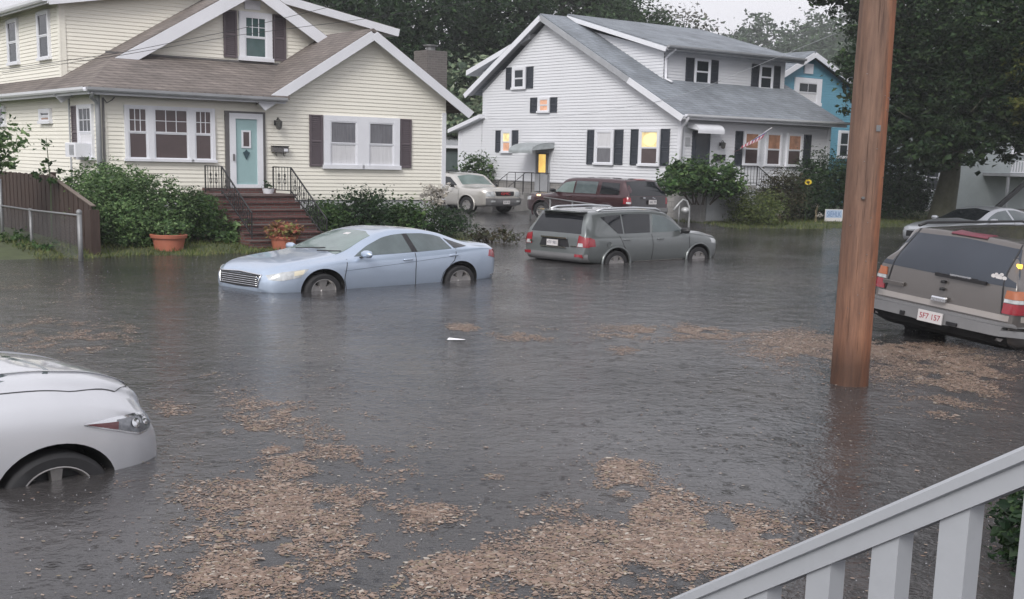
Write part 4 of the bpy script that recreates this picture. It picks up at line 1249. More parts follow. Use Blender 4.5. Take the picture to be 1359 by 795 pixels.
    obj('paper_hook', MB().tube([F0(4.08, 2.63, .08), F0(4.08, 2.54, .08), F0(4.08, 2.52, .14)], .01, 5), BLACK, mbx)
    obj('paper_hook', MB().tube([F0(4.28, 2.63, .08), F0(4.28, 2.54, .08), F0(4.28, 2.52, .14)], .01, 5), BLACK, mbx)
    obj('letter', MB().boxf(F0, 4.26, 4.36, 2.66, 2.74, .14, .146), TRIM, mbx)
    # brick stoop
    st = thing('brick_steps', 'dark red brick front steps with a landing under the teal door', 'steps', (-8.95, 26.99, 0), STREET)
    obj('landing', MB().box(2.12, 4.02, -1.15, -.05, -.3, 1.36), BRICK, st)
    obj('cap', MB().box(2.08, 4.06, -1.19, -.05, 1.36, 1.42), M('brown_stone_cap', (.12, .09, .085), .7, var=.2, vs=5), st)
    obj('threshold', MB().box(2.25, 3.9, -.42, -.04, 1.42, 1.56), BRICK, st)
    n = 6
    for i in range(n):
        z = 1.36 - (i + 1) * .195
        obj('step', MB().box(2.12, 4.02, -1.15 - (i + 1) * .27, -1.15 - i * .27 - .002, -.3, z).box(2.12, 4.02, -1.18 - (i + 1) * .27, -1.152 - i * .27, z + .001, z + .045), BRICK, st)
    fz = lambda x, y: 1.42 if y > -1.21 else max(.0, 1.36 + (y + 1.15) * .722)
    iron_rail('iron_railing', 'black wrought iron stair railing left of the teal door', [(2.24, -.25, 2.20), (2.24, -1.15, 2.20), (2.24, -2.65, .98)], fz, (-8.95, 26.99, 0), STREET, 'iron railings of the brick steps')
    iron_rail('iron_railing', 'black wrought iron stair railing right of the teal door', [(3.92, -.25, 2.20), (3.92, -1.15, 2.20), (3.92, -2.85, .80)], fz, (-8.95, 26.99, 0), STREET, 'iron railings of the brick steps')
    bt = thing('white_bucket', 'small white planter with dark leaves on the brick landing', 'planter', (-8.95, 26.99, 0), STREET)
    obj('tub', MB().lathe([(0, 0), (.11, 0), (.14, .14), (.12, .14), (.11, .12), (0, .12)], c=(3.55, -.75, 1.42), n=14), TRIM, bt, True, 40)
    obj('leaves', leaves_mb([(3.55, -.75, 1.66, .15, .15, .12)], 90, .07, 5), LEAF_DK, bt)
    return H


def white_house():
    H = thing('white_house', 'white clapboard house with grey roof, black shutters and glowing windows', 'house', (5.54, 42.0, 0), STREET)
    S0, F0 = fmap('s', 0), fmap('f', 0)
    obj('gable_wall', siding(MB(), [(0, 1.5), (11.5, 1.5), (11.5, 5.95), (7.4, 9.15), (.0, 4.5)], S0, .14, .020), VINYL_W, H)
    obj('wall', siding(MB(), [(0, 1.5), (7.7, 1.5), (7.7, 4.55), (0, 4.55)], F0, .14, .020), VINYL_W, H)
    obj('wall', siding(MB(), [(0, 1.5), (11.5, 1.5), (11.5, 5.95), (7.4, 9.15), (.0, 4.5)], fmap('r', 7.7), .21), VINYL_W, H)
    obj('wall', siding(MB(), [(0, 1.5), (7.7, 1.5), (7.7, 5.9), (0, 5.9)], fmap('b', 11.5), .21), VINYL_W, H)
    obj('foundation', MB().box(.03, 7.67, .03, 11.47, -.4, 1.5), STONE, H)
    zr = lambda w: 4.66 + .625 * (w + .4)
    m = MB()
    m.slab([(-.36, -.4, zr(-.4)), (8.1, -.4, zr(-.4)), (8.1, 7.4, zr(7.4)), (-.36, 7.4, zr(7.4))], .12)
    m.slab([(-.36, 7.4, zr(7.4)), (8.1, 7.4, zr(7.4)), (8.1, 12.3, 6.0), (-.36, 12.3, 6.0)], .12)
    obj('roof', m, SHINGLE_G, H)
    def rake(p, q, h=.24, w=.03, mat=TRIM):
        return obj('rake_board', MB().beam(p, q, w, h), mat, H)
    o = .2
    rake((-.375, 7.4, zr(7.4) - o), (-.375, 2.35, zr(2.35) - o), .24, .03, TRIM_D)
    rake((-.378, 2.35, zr(2.35) - o), (-.378, -.4, zr(-.4) - o), .26)
    rake((-.375, 7.4, zr(7.4) - o), (-.375, 12.3, 6.0 - o))
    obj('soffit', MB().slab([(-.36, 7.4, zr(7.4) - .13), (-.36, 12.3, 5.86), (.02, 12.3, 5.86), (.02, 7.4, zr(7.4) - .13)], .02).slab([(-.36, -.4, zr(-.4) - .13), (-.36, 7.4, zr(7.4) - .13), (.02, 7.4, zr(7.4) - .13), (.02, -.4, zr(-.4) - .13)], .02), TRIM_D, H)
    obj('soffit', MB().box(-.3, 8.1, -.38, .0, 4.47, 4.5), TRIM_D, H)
    obj('fascia', MB().box(-.36, 8.1, -.42, -.40, 4.44, 4.62), TRIM, H)
    gutter(H, (-.3, -.49, 4.60), (8.12, -.49, 4.62), TRIM)
    # front shed dormer
    D0 = fmap('f', 2.3)
    obj('dormer_wall', siding(MB(), [(1.25, 6.05), (7.6, 6.05), (7.6, 7.62), (1.25, 7.62)], D0, .14, .020), VINYL_W, H)
    obj('dormer_wall', siding(MB(), [(2.3, 6.1), (2.3, 7.62), (6.9, 8.95), (6.9, 8.9)], fmap('s', 1.25), .14, .020), VINYL_W, H)
    obj('dormer_wall', siding(MB(), [(2.3, 6.1), (2.3, 7.62), (6.9, 8.95), (6.9, 8.9)], fmap('r', 7.6), .21), VINYL_W, H)
    obj('dormer_roof', MB().slab([(.95, 1.9, 7.78), (8.2, 1.9, 7.78), (8.2, 7.42, 9.66), (.95, 7.42, 9.66)], .11), SHINGLE_G, H)
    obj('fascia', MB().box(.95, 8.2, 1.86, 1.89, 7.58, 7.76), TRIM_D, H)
    rake((.935, 1.9, 7.60), (.935, 7.42, 9.48), .2)
    rake((8.215, 1.9, 7.60), (8.215, 7.42, 9.48), .2)
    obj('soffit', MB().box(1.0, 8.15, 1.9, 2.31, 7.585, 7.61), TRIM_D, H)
    gutter(H, (.95, 1.81, 7.73), (8.2, 1.81, 7.73), TRIM_D)
    obj('downspout', MB().tube([(1.35, 1.85, 7.65), (1.3, 2.1, 7.4), (1.3, 2.24, 7.25), (1.3, 2.24, 6.35), (1.3, 1.9, 6.2)], .05, 8), TRIM, H, True)
    for a0, a1 in ((2.62, 3.62), (6.05, 7.0)):
        window(H, D0, a0 + .1, a1 - .1, 6.25, 7.38, PANE_D, PANE_D, None, cas=.07)
        shutter(H, D0, a0 - .32, a0 + .07, 6.27, 7.38, SHUT_N); shutter(H, D0, a1 - .07, a1 + .32, 6.27, 7.38, SHUT_N)
    # rear shed dormer edge that shows past the gable
    obj('rear_dormer', MB().slab([(-.1, 8.4, 8.72), (7.6, 8.4, 8.72), (7.6, 12.6, 7.15), (-.1, 12.6, 7.15)], .26).box(.25, 7.5, 9.0, 11.9, 5.8, 7.1), TRIM, H)
    # side windows
    window(H, S0, 9.43, 10.12, 2.92, 4.02, LIT_Y, LIT_O, None, cas=.10)
    shutter(H, S0, 9.03, 9.40, 2.93, 4.03, SHUT_N); shutter(H, S0, 10.15, 10.52, 2.93, 4.03, SHUT_N)
    window(H, S0, 7.08, 7.80, 4.90, 5.62, LIT_O, LIT_O, None, cas=.10)
    shutter(H, S0, 6.66, 7.05, 4.88, 5.60, SHUT_N); shutter(H, S0, 7.84, 8.29, 4.88, 5.62, SHUT_N)
    window(H, S0, 8.62, 9.48, 6.08, 7.15, PANE_D, PANE_D, None, cas=.13)
    shutter(H, S0, 8.17, 8.58, 6.08, 7.13, SHUT_N); shutter(H, S0, 9.52, 9.91, 6.08, 7.16, SHUT_N)
    window(H, S0, 3.35, 4.38, 2.46, 4.04, PANE_C, PANE_G, None, cas=.11)
    shutter(H, S0, 2.87, 3.32, 2.46, 4.03, SHUT_N); shutter(H, S0, 4.41, 4.82, 2.44, 4.03, SHUT_N)
    w = window(H, S0, .97, 2.02, 2.46, 4.06, LIT_Y, PANE_B, None, cas=.11)
    w['label'] = 'brightly lit window with a round lamp behind the glass'
    l = MB()
    l.add([S0(1.48 + .32 * math.cos(a), 3.58 + .27 * math.sin(a), .049) for a in np.linspace(0, 2 * math.pi, 21)[:-1]], [tuple(range(20))])
    obj('ceiling_lamp', l, LAMPGLOW, w)
    shutter(H, S0, .52, .94, 2.46, 4.06, SHUT_N); shutter(H, S0, 2.05, 2.46, 2.46, 4.04, SHUT_N)
    # side door under a curved canopy
    dr = obj('side_door', MB().boxf(S0, 6.98, 7.86, 1.05, 3.06, 0, .06), TRIM_D, H)
    obj('door_window', MB().boxf(S0, 7.16, 7.62, 1.98, 2.86, .06, .075), LIT_D, dr)
    obj('door_frame', MB().boxf(S0, 7.62, 7.74, 1.92, 2.92, .06, .10).boxf(S0, 7.04, 7.16, 1.92, 2.92, .06, .10).boxf(S0, 7.16, 7.62, 2.86, 2.95, .06, .095), DARKFRAME, dr)
    def canopy(par, f, a0, a1, z, dep, rise, mat):
        m = MB()
        n = 10
        for k in range(n):
            t0, t1 = k / n, (k + 1) / n
            p = lambda t: (dep * math.sin(t * math.pi / 2), z + rise * math.cos(t * math.pi / 2))
            (o0, z0), (o1, z1) = p(t0), p(t1)
            m.add([f(a0, z0, o0), f(a1, z0, o0), f(a1, z1, o1), f(a0, z1, o1), f(a0, z0 - .03, o0), f(a1, z0 - .03, o0), f(a1, z1 - .03, o1), f(a0, z1 - .03, o1)], [(0, 1, 2, 3), (7, 6, 5, 4), (0, 3, 7, 4), (1, 5, 6, 2)])
        for a in (a0, a1):
            m.add([f(a, z + rise, .0)] + [f(a, z + rise * math.cos(t * math.pi / 2), dep * math.sin(t * math.pi / 2)) for t in np.linspace(0, 1, 9)] + [f(a, z + rise * .35, .0)], [tuple(range(11))])
        m.boxf(f, a0, a1, z - .12, z, dep - .02, dep)
        return obj('canopy', m, mat, par)
    canopy(H, S0, 6.75, 8.2, 3.02, 1.1, .42, M('grey_metal_canopy', (.36, .39, .40), .4, .3, var=.2, vs=3))
    canopy(H, F0, .25, 1.5, 4.0, .55, .34, TRIM)
    st = obj('side_steps', MB().box(-1.3, -.03, 6.9, 7.95, -.3, 1.0).box(-1.65, -1.302, 6.9, 7.95, -.3, .72).box(-2.0, -1.652, 6.9, 7.95, -.3, .45), CONC, H)
    for y in (6.92, 7.93):
        t = MB().tube([(-.06, y, 1.95), (-1.25, y, 1.95), (-2.0, y, 1.3), (-2.0, y, .3)], .016, 6)
        for k in range(5):
            x = -.15 - k * .4
            zt = 1.95 if x > -1.25 else 1.95 + (x + 1.25) * .87
            t.tube([(x, y, zt), (x, y, zt - .95)], .012, 4)
        obj('stair_rail', t, IRON, st)
    # porch front
    for a in (3.0, 4.15, 5.27):
        window(H, F0, a, a + .85, 2.58, 4.08, LIT_DIM, PANE_B, None, cas=.08)
    shutter(H, F0, 2.6, 2.96, 2.55, 4.08, SHUT_N); shutter(H, F0, 6.22, 6.6, 2.55, 4.06, SHUT_N)
    corner_board(H, F0, 7.52, 7.7, 1.5, 4.5, TRIM); corner_board(H, F0, 0, .14, 1.5, 4.5, TRIM); corner_board(H, S0, 0, .14, 1.5, 4.42, TRIM)
    fd = obj('front_door', MB().boxf(F0, .5, 1.32, 1.75, 4.0, 0, .07), SHUT_N, H)
    obj('door_glass', MB().boxf(F0, .62, 1.2, 2.6, 3.85, .07, .08), PANE_D, fd)
    wall_lamp(H, F0, 1.86, 3.42)
    obj('house_number_plate', MB().boxf(F0, .18, .38, 3.35, 3.7, .02, .05), TRIM_D, H)
    obj('porch_slab', MB().box(-.2, 2.4, -1.3, -.02, -.3, 1.7), CONC, H)
    obj('lattice_skirt', MB().box(.0, 2.3, -1.34, -1.31, .2, 1.5), TRIM_D, H)
    fz = lambda x, y: 1.7 if x < 2.41 else 1.7 - (x - 2.4) * .75
    obj('downspout', MB().tube([(-.2, -.49, 4.54), (-.1, -.3, 4.3), (-.07, -.09, 4.1), (-.07, -.09, .1)], .055, 8), TRIM, H, True)
    # lean-to at the back corner
    L = siding(MB(), [(11.52, 1.5), (13.2, 1.5), (13.2, 4.1), (11.52, 4.6)], S0, .14, .020)
    obj('lean_to_wall', L, VINYL_W, H)
    obj('lean_to_foundation', MB().box(.02, 4, 11.5, 13.18, -.3, 1.5), STONE, H)
    obj('lean_to_roof', MB().slab([(-.3, 11.3, 4.86), (4, 11.3, 4.86), (4, 13.6, 4.1), (-.3, 13.6, 4.1)], .2), TRIM, H)
    corner_board(H, S0, 13.05, 13.2, 1.5, 4.0, TRIM)
    # loose things on the front
    iron_rail('iron_railing', 'black iron porch railing behind the rhododendron of the white house', [(1.6, -1.3, 2.55), (2.4, -1.3, 2.55), (4.0, -1.3, 1.4)], fz, (5.54, 42.0, 0), STREET, None, False)
    mb = thing('mailbox', 'black mailbox under the porch lamp of the white house', 'mailbox', (5.54, 42.0, 0), STREET)
    obj('box', MB().boxf(F0, 1.55, 2.0, 2.75, 2.98, .03, .17), BLACK, mb)
    obj('lid', MB().boxf(F0, 1.54, 2.01, 2.98, 3.01, .03, .19), BLACK, mb)
    fl = thing('flag', 'small striped flag drooping from a slanted pole on the white porch', 'flag', (5.54, 42.0, 0), STREET)
    obj('pole', MB().tube([(2.85, -.04, 3.3), (3.35, -1.0, 4.25)], .02, 6), M('pale_flagpole', (.6, .6, .62), .4, var=0), fl)
    fm = MB()
    A, B = Vector((3.35, -1.0, 4.25)), Vector((2.97, -.28, 3.55))
    n = 13
    for i in range(n):
        t0, t1 = i / n, (i + 1) / n
        fm.m = 0 if i % 2 == 0 else 1
        ro = []
        for k in range(9):
            for t in (t0, t1):
                p = A.lerp(B, t)
                u = k / 8
                ro.append((p.x - .42 * u + .05 * math.sin(u * 9 + t * 2), p.y + .25 * u + .05 * math.sin(u * 7), p.z - .62 * u * (1 - .3 * t)))
        for k in range(8):
            if i < 7 and k < 4:
                fm.m = 2
            else:
                fm.m = 0 if i % 2 == 0 else 1
            fm.add(ro[2 * k:2 * k + 4], [(0, 1, 3, 2)])
    obj('cloth', fm, [M('flag_red', (.35, .06, .09), .8, var=.1), M('flag_white', (.55, .52, .55), .8, var=.1), M('flag_blue', (.06, .07, .18), .8, var=.1)], fl, True)
    return H


def blue_house():
    c, s = math.cos(R(STREET)), math.sin(R(STREET))
    o = (5.54 - 4.6 * s + .8 * c, 42 + 4.6 * c + .8 * s)
    H = thing('blue_house', 'bright blue clapboard house with white gable trim beyond the white house', 'house', (*o, 0), STREET)
    F0 = fmap('f', 0)
    ap, z0 = 10.9, 8.45
    obj('gable_wall', siding(MB(), [(9.0, .5), (16.6, .5), (16.6, 6.4), (14.6, 6.4), (ap, z0), (9.0, 7.35)], F0, .13, .02), VINYL_B, H)
    obj('wall', siding(MB(), [(0, .5), (9, .5), (9, 6.4), (0, 6.4)], fmap('s', 9.0), .26), VINYL_B, H)
    obj('wall', siding(MB(), [(0, .5), (9, .5), (9, 6.4), (0, 6.4)], fmap('r', 16.6), .26), VINYL_B, H)
    obj('wall', siding(MB(), [(9, .5), (16.6, .5), (16.6, 6.4), (9, 6.4)], fmap('b', 9), .26), VINYL_B, H)
    obj('roof', MB().slab([(ap, -.3, z0 + .2), (ap, 9.2, z0 + .2), (8.5, 9.2, 7.1), (8.5, -.3, 7.1)], .12).slab([(ap, -.3, z0 + .2), (17.0, -.3, 5.6), (17.0, 9.2, 5.6), (ap, 9.2, z0 + .2)], .12), SHINGLE_G, H)
    obj('rake_board', MB().beam((ap, -.32, z0 + .0), (8.5, -.32, 6.92), .04, .26), TRIM, H)
    obj('rake_board', MB().beam((ap, -.325, z0 + .0), (17.0, -.325, 5.42), .04, .26), TRIM, H)
    window(H, F0, 10.05, 11.75, 5.85, 7.25, PANE_D, PANE_C, (2, 1), cas=.26)
    v = MB().boxf(F0, 10.6, 11.15, 7.48, 8.0, 0, .06)
    obj('attic_vent', v, TRIM, H)
    window(H, F0, 13.1, 13.9, 3.1, 4.6, PANE_D, PANE_D, None, cas=.12)
    window(H, F0, 15.2, 15.9, 3.1, 4.6, PANE_D, PANE_D, None, cas=.12)
    obj('foundation', MB().box(9.05, 16.55, .05, 8.95, -.3, .5), STONE, H)
    return H


def far_house():
    H = thing('grey_house', 'pale grey house with outside stairs, mostly hidden behind the big tree', 'house', (16.8, 54, 0), STREET - 12)
    F0 = fmap('f', 0)
    obj('wall', siding(MB(), [(0, .4), (9, .4), (9, 5.5), (0, 5.5)], F0, .13, .02), VINYL_P, H)
    obj('wall', siding(MB(), [(0, .4), (8, .4), (8, 5.5), (0, 5.5)], fmap('s', 0), .26), VINYL_P, H)
    obj('wall', siding(MB(), [(0, .4), (8, .4), (8, 5.5), (0, 5.5)], fmap('r', 9), .26), VINYL_P, H)
    obj('foundation', MB().box(.05, 8.95, .05, 7.9, -.3, .4), STONE, H)
    obj('roof', MB().slab([(-.3, -.4, 5.5), (9.3, -.4, 5.5), (9.3, 4, 7.8), (-.3, 4, 7.8)], .15).slab([(-.3, 4, 7.8), (9.3, 4, 7.8), (9.3, 8.4, 5.5), (-.3, 8.4, 5.5)], .15), SHINGLE_G, H)
    window(H, F0, 1.2, 2.1, 1.4, 2.9, PANE_D, PANE_D, None)
    window(H, F0, 6.2, 7.1, 3.6, 5.0, PANE_D, PANE_D, None)
    obj('porch_deck', MB().box(4.6, 9, -1.6, -.03, 2.3, 2.45), TRIM_D, H)
    pr = MB().box(4.6, 9, -1.6, -1.55, 3.1, 3.18).box(4.6, 9, -1.597, -1.553, 2.5, 2.56)
    for k in range(26):
        pr.box(4.65 + k * .17, 4.72 + k * .17, -1.595, -1.555, 2.56, 3.1)
    obj('porch_railing', pr, TRIM, H)
    obj('porch_post', MB().box(5.9, 6.05, -1.55, -1.4, -.2, 5.3), IRON, H)
    obj('porch_post', MB().box(4.62, 4.72, -1.5, -1.4, -.2, 2.3), TRIM_D, H)
    obj('stair_stringer', MB().beam((5.7, -1.8, 2.3), (3.4, -1.8, .2), .12, .22), IRON, H)
    obj('downspout', MB().tube([(2.7, -.12, 5.3), (2.7, -.12, .2)], .06, 6), IRON, H)
    return H
# ------------------------------------------------------------------ ground, water, street things
GRASS = M('lawn_soil_and_grass', (.06, .075, .03), .95, var=.3, vs=2.5, bump=.6, bs=30)
ASPHALT = M('wet_asphalt', (.05, .05, .052), .2, var=.25, vs=2, bump=.12, bs=30)
WIRE = M('black_cable', (.03, .03, .033), .6, var=0)
EU = Vector((math.cos(R(STREET)), math.sin(R(STREET)), 0)); EW = Vector((-EU.y, EU.x, 0))
O1 = Vector((-8.95, 26.99, 0)); O2 = Vector((5.54, 42.0, 0))


def sst(a, b, x):
    t = np.clip((x - a) / (b - a), 0, 1)
    return t * t * (3 - 2 * t)


def ground_height(x, y):
    u = (x - O1.x) * EU.x + (y - O1.y) * EU.y
    w = (x - O1.x) * EW.x + (y - O1.y) * EW.y
    shore = np.interp(u, [-30, -3, 2, 6, 9, 12, 17, 19.5, 23, 30, 60], [-2.6, -3.7, -3.3, -2.6, -1.5, 4.0, 4.0, .6, -.2, -.9, -1.5])
    wob = .25 * np.sin(u * 1.7) * np.sin(u * .6 + 1) + .1 * np.sin(u * 4.1)
    k = w - shore + wob
    drive = sst(9.5, 11, u) * (1 - sst(19, 20.5, u))
    land = -.36 + .36 * sst(-3.0, 0, k) + (.12 * sst(0, 1.2, k) + .12 * sst(1.2, 4, k)) * (1 - drive) + .09 * drive * sst(0, 4, k) + .3 * sst(10, 40, k)
    back = np.where(y < 5.2, .25 * sst(5.2, 4.2, y), 0)          # the bank the photographer's porch stands on
    return land + back


def ground():
    def axis(a, b, step, lo, hi, k=14):
        mid = np.arange(a, b + 1e-6, step)
        return np.concatenate([a - np.geomspace(2, a - lo, k)[::-1], mid, b + np.geomspace(2, hi - b, k)])
    xs = axis(-24, 34, .6, -900, 900); ys = axis(-4, 62, .6, -300, 1500)
    X, Y = np.meshgrid(xs, ys)
    Z = ground_height(X, Y)
    Z += .02 * np.sin(X * 2.3) * np.sin(Y * 1.9) * (Z > .02)
    mb = MB()
    mb.v = list(zip(X.ravel().tolist(), Y.ravel().tolist(), Z.ravel().tolist()))
    nx = len(xs)
    for j in range(len(ys) - 1):
        for i in range(nx - 1):
            a = j * nx + i
            cx, cy = (xs[i] + xs[i + 1]) / 2 - O1.x, (ys[j] + ys[j + 1]) / 2 - O1.y
            u = cx * EU.x + cy * EU.y; w = cx * EW.x + cy * EW.y
            z = mb.v[a][2]
            drive = 10.2 < u < 20.2 and w < 24
            mb.f.append([a, a + 1, a + nx + 1, a + nx]); mb.mi.append(1 if drive or z < -.1 else 0)
    g = obj('ground', mb, [GRASS, ASPHALT], None, True)
    tag(g, kind='structure')


def water():
    m, nt, p = nodes_of('flood_water')
    p.inputs['Base Color'].default_value = (.036, .032, .030, 1)
    p.inputs['Roughness'].default_value = .09
    p.inputs['IOR'].default_value = 1.33
    tc = nt.nodes.new('ShaderNodeTexCoord')
    L = nt.links
    def noise_(scale, detail, stretch=None):
        n = nt.nodes.new('ShaderNodeTexNoise')
        n.inputs['Scale'].default_value = scale
        n.inputs['Detail'].default_value = detail
        L.new(tc.outputs['Object'], n.inputs['Vector'])
        return n.outputs['Fac']
    def math_(op, a, b=None):
        n = nt.nodes.new('ShaderNodeMath')
        n.operation = op
        for i, v in enumerate((a, b)):
            if v is None:
                continue
            if isinstance(v, (int, float)):
                n.inputs[i].default_value = v
            else:
                L.new(v, n.inputs[i])
        return n.outputs[0]
    h = math_('ADD', math_('MULTIPLY', noise_(2.2, 4), .5), math_('MULTIPLY', noise_(11, 5), .24))
    h = math_('ADD', h, math_('MULTIPLY', noise_(42, 3), .07))
    # rings where drops fall
    for sc, amp in ((3.2, .13), (7.0, .09)):
        v = nt.nodes.new('ShaderNodeTexVoronoi')
        v.inputs['Scale'].default_value = sc
        L.new(tc.outputs['Object'], v.inputs['Vector'])
        d = v.outputs['Distance']
        ring = math_('MULTIPLY', math_('SINE', math_('MULTIPLY', d, 48)), math_('POWER', math_('MAXIMUM', math_('SUBTRACT', 1, math_('MULTIPLY', d, 2.6)), 0), 2))
        h = math_('ADD', h, math_('MULTIPLY', ring, amp))
    b = nt.nodes.new('ShaderNodeBump')
    calm = nt.nodes.new('ShaderNodeMapRange')
    calm.inputs['From Min'].default_value = .38
    calm.inputs['From Max'].default_value = .62
    calm.inputs['To Min'].default_value = WATER_BUMP * .35
    calm.inputs['To Max'].default_value = WATER_BUMP
    L.new(noise_(.22, 3), calm.inputs['Value'])
    L.new(calm.outputs['Result'], b.inputs['Strength'])
    b.inputs['Distance'].default_value = .15
    L.new(h, b.inputs['Height'])
    L.new(b.outputs['Normal'], p.inputs['Normal'])
    # silt clouds the surface unevenly
    cr = nt.nodes.new('ShaderNodeValToRGB')
    cr.color_ramp.elements[0].color = (.033, .033, .035, 1)
    cr.color_ramp.elements[1].color = (.072, .066, .064, 1)
    cr.color_ramp.elements[0].position = .35
    cr.color_ramp.elements[1].position = .75
    L.new(noise_(.35, 5), cr.inputs['Fac'])
    L.new(cr.outputs['Color'], p.inputs['Base Color'])
    mb = MB().add([(-300, -60, 0), (300, -60, 0), (300, 90, 0), (-300, 90, 0)], [(0, 1, 2, 3)])
    tag(obj('flood_water', mb, m), kind='structure')


DRIFTS = [(-1.3, 7.3, 0.85, 0.07, 0.2, -1.8, 0.32), (0.45, 6.45, 1.4, 0.1, 0.0, -0.75, 0.35), (4.0, 13.2, 1.5, 0.2, -0.3, -1.3, 0.42), (-2.0, 10.3, 0.9, 0.1, 0.3, -1.4, 0.2),
          (-1.84, 9.62, 0.42, 0.04, 0.1, -0.53, 0.5),
          (-2.12, 9.03, 0.33, 0.03, 0.11, -0.47, 0.3),
          (-1.47, 8.22, 0.41, 0.04, 0.11, -0.61, 0.65),
          (-1.84, 8.78, 0.27, 0.03, 0.06, -0.3, 0.35),
          (-2.85, 10.72, 0.39, 0.04, 0.24, -0.9, 0.12),
          (-4.86, 13.31, 0.86, 0.12, 0.55, -1.53, 0.4),
          (-1.26, 6.81, 0.56, 0.04, 0.11, -0.58, 0.85),
          (-1.33, 6.11, 0.35, 0.02, 0.11, -0.49, 0.65),
          (-1.41, 5.52, 0.21, 0.01, 0.08, -0.31, 0.65),
          (-0.91, 5.72, 0.66, 0.04, 0.07, -0.44, 0.75),
          (-0.45, 6.8, 0.16, 0.01, 0.02, -0.24, 0.8),
          (-0.26, 5.92, 0.34, 0.02, 0.02, -0.35, 0.35),
          (0.12, 5.7, 0.55, 0.03, -0.0, -0.38, 0.8),
          (0.78, 6.38, 0.61, 0.04, -0.07, -0.67, 0.95),
          (0.77, 7.63, 0.19, 0.02, -0.05, -0.56, 0.7),
          (0.75, 8.03, 0.15, 0.01, -0.02, -0.29, 0.7),
          (1.21, 6.51, 0.34, 0.02, -0.08, -0.49, 0.9),
          (0.87, 7.23, 0.28, 0.02, -0.04, -0.43, 0.6),
          (-0.42, 6.03, 0.39, 0.02, 0.03, -0.36, 0.5),
          (0.19, 14.18, 0.44, 0.06, -0.01, -0.62, 0.35),
          (1.75, 14.75, 0.84, 0.12, -0.09, -0.81, 0.5),
          (1.25, 13.16, 0.21, 0.03, -0.04, -0.43, 0.3),
          (2.38, 14.68, 0.56, 0.08, -0.08, -0.53, 0.5),
          (3.3, 14.09, 0.68, 0.09, -0.27, -1.22, 1.2),
          (4.24, 12.78, 1.08, 0.14, -0.38, -1.21, 1.05),
          (4.46, 11.86, 0.53, 0.06, -0.55, -1.52, 0.5),
          (3.6, 10.35, 0.34, 0.03, -0.22, -0.68, 0.4),
          (4.2, 13.73, 0.89, 0.12, -0.17, -0.59, 0.6),
          (-0.58, 14.7, 0.23, 0.03, 0.02, -0.4, 0.5),
          (-6.77, 17.71, 1.11, 0.21, 1.0, -2.64, 0.24),
          (1.01, 20.69, 1.42, 0.29, -0.08, -1.82, 0.15),
          (-0.08, 7.66, 0.07, 0.01, 0.0, -0.1, 0.6),
          (-1.18, 9.24, 0.17, 0.02, 0.04, -0.27, 0.25),
          (-1.43, 11.71, 1.54, 0.18, 0.31, -2.47, 0.02),
          (-1.72, 8.46, 1.55, 0.12, 0.62, -3.04, 0.05),
          (2.73, 9.1, 1.12, 0.1, -0.63, -2.25, 0.02),
          (-2.67, 7.77, 0.57, 0.05, 0.26, -0.78, 0.03),
          (-7.63, 27.26, 1.72, 0.51, 0.5, -1.79, 0.3),
          (-1.61, 14.54, 0.36, 0.05, 0.04, -0.33, 0.2),
          (-2.66, 9.55, 0.17, 0.02, 0.16, -0.58, 0.35)]


def leaf_litter():
    """drifts of fallen leaves floating on the flood"""
    g = np.random.default_rng(3)
    mb = MB()
    def put(x, y, s, k, z=.006):
        a = g.uniform(0, 6.283)
        c, sn = math.cos(a), math.sin(a)
        l, w = s, s * g.uniform(.4, .75)
        tl = [g.normal() * s * .035 for _ in range(4)]
        q = [(-l * .5, 0), (0, -w * .5), (l * .5, 0), (0, w * .5)]
        mb.m = k
        mb.add([(x + px * c - py * sn, y + px * sn + py * c, z + abs(t)) for (px, py), t in zip(q, tl)], [(0, 1, 2, 3)])
    for cx, cy, ax, ay, bx, by, dn in DRIFTS:
        area = math.pi * abs(ax * by - ay * bx)
        if dn >= .3:
            n = int(area * dn * 15000 * LITTER)
        else:
            n = int(area * dn * 4500 * LITTER)
        if cy > 11 and dn >= .3:
            n = int(n * 1.7)
        n = min(n, 24000)
        for _ in range(n):
            r = math.sqrt(g.random()) * (1 + .30 * g.normal())
            a = g.uniform(0, 6.283)
            x = cx + ax * r * math.cos(a) + bx * r * math.sin(a); y = cy + ay * r * math.cos(a) + by * r * math.sin(a)
            nz = noise.noise(Vector((x * 2.4, y * 1.7, 3.1))) + .7 * noise.noise(Vector((x * 7, y * 5, 8.0)))
            if g.random() > (nz - (.20 - .85 * min(dn, 1) + .5 * max(0, r - .7))) / .5:
                continue
            s = g.choice([.007, .012, .019, .031, .048], p=[.28, .34, .26, .10, .02]) * g.uniform(.75, 1.35)
            put(x, y, s, int(g.choice(6, p=[.3, .24, .2, .12, .09, .05])), .002 + .003 * g.random())
    for _ in range(4500):
        y = 5 + 22 * g.random() ** 1.3
        x = g.uniform(-.42, .42) * y
        put(x, y, g.choice([.013, .02, .03]), int(g.choice(6, p=[.2, .2, .2, .15, .15, .1])))
    cols = [(.215, .14, .10), (.26, .185, .142), (.155, .105, .08), (.31, .24, .19), (.20, .155, .095), (.42, .375, .32)]
    mats = [M('floating_leaf_%s' % nm, c, .5, var=.18, vs=9) for nm, c in zip(('rust', 'tan', 'umber', 'straw', 'olive', 'pale'), cols)]
    tag(obj('floating_leaves', mb, mats), 'brown fallen leaves drifting in mats on the flood water', 'leaves', kind='stuff')


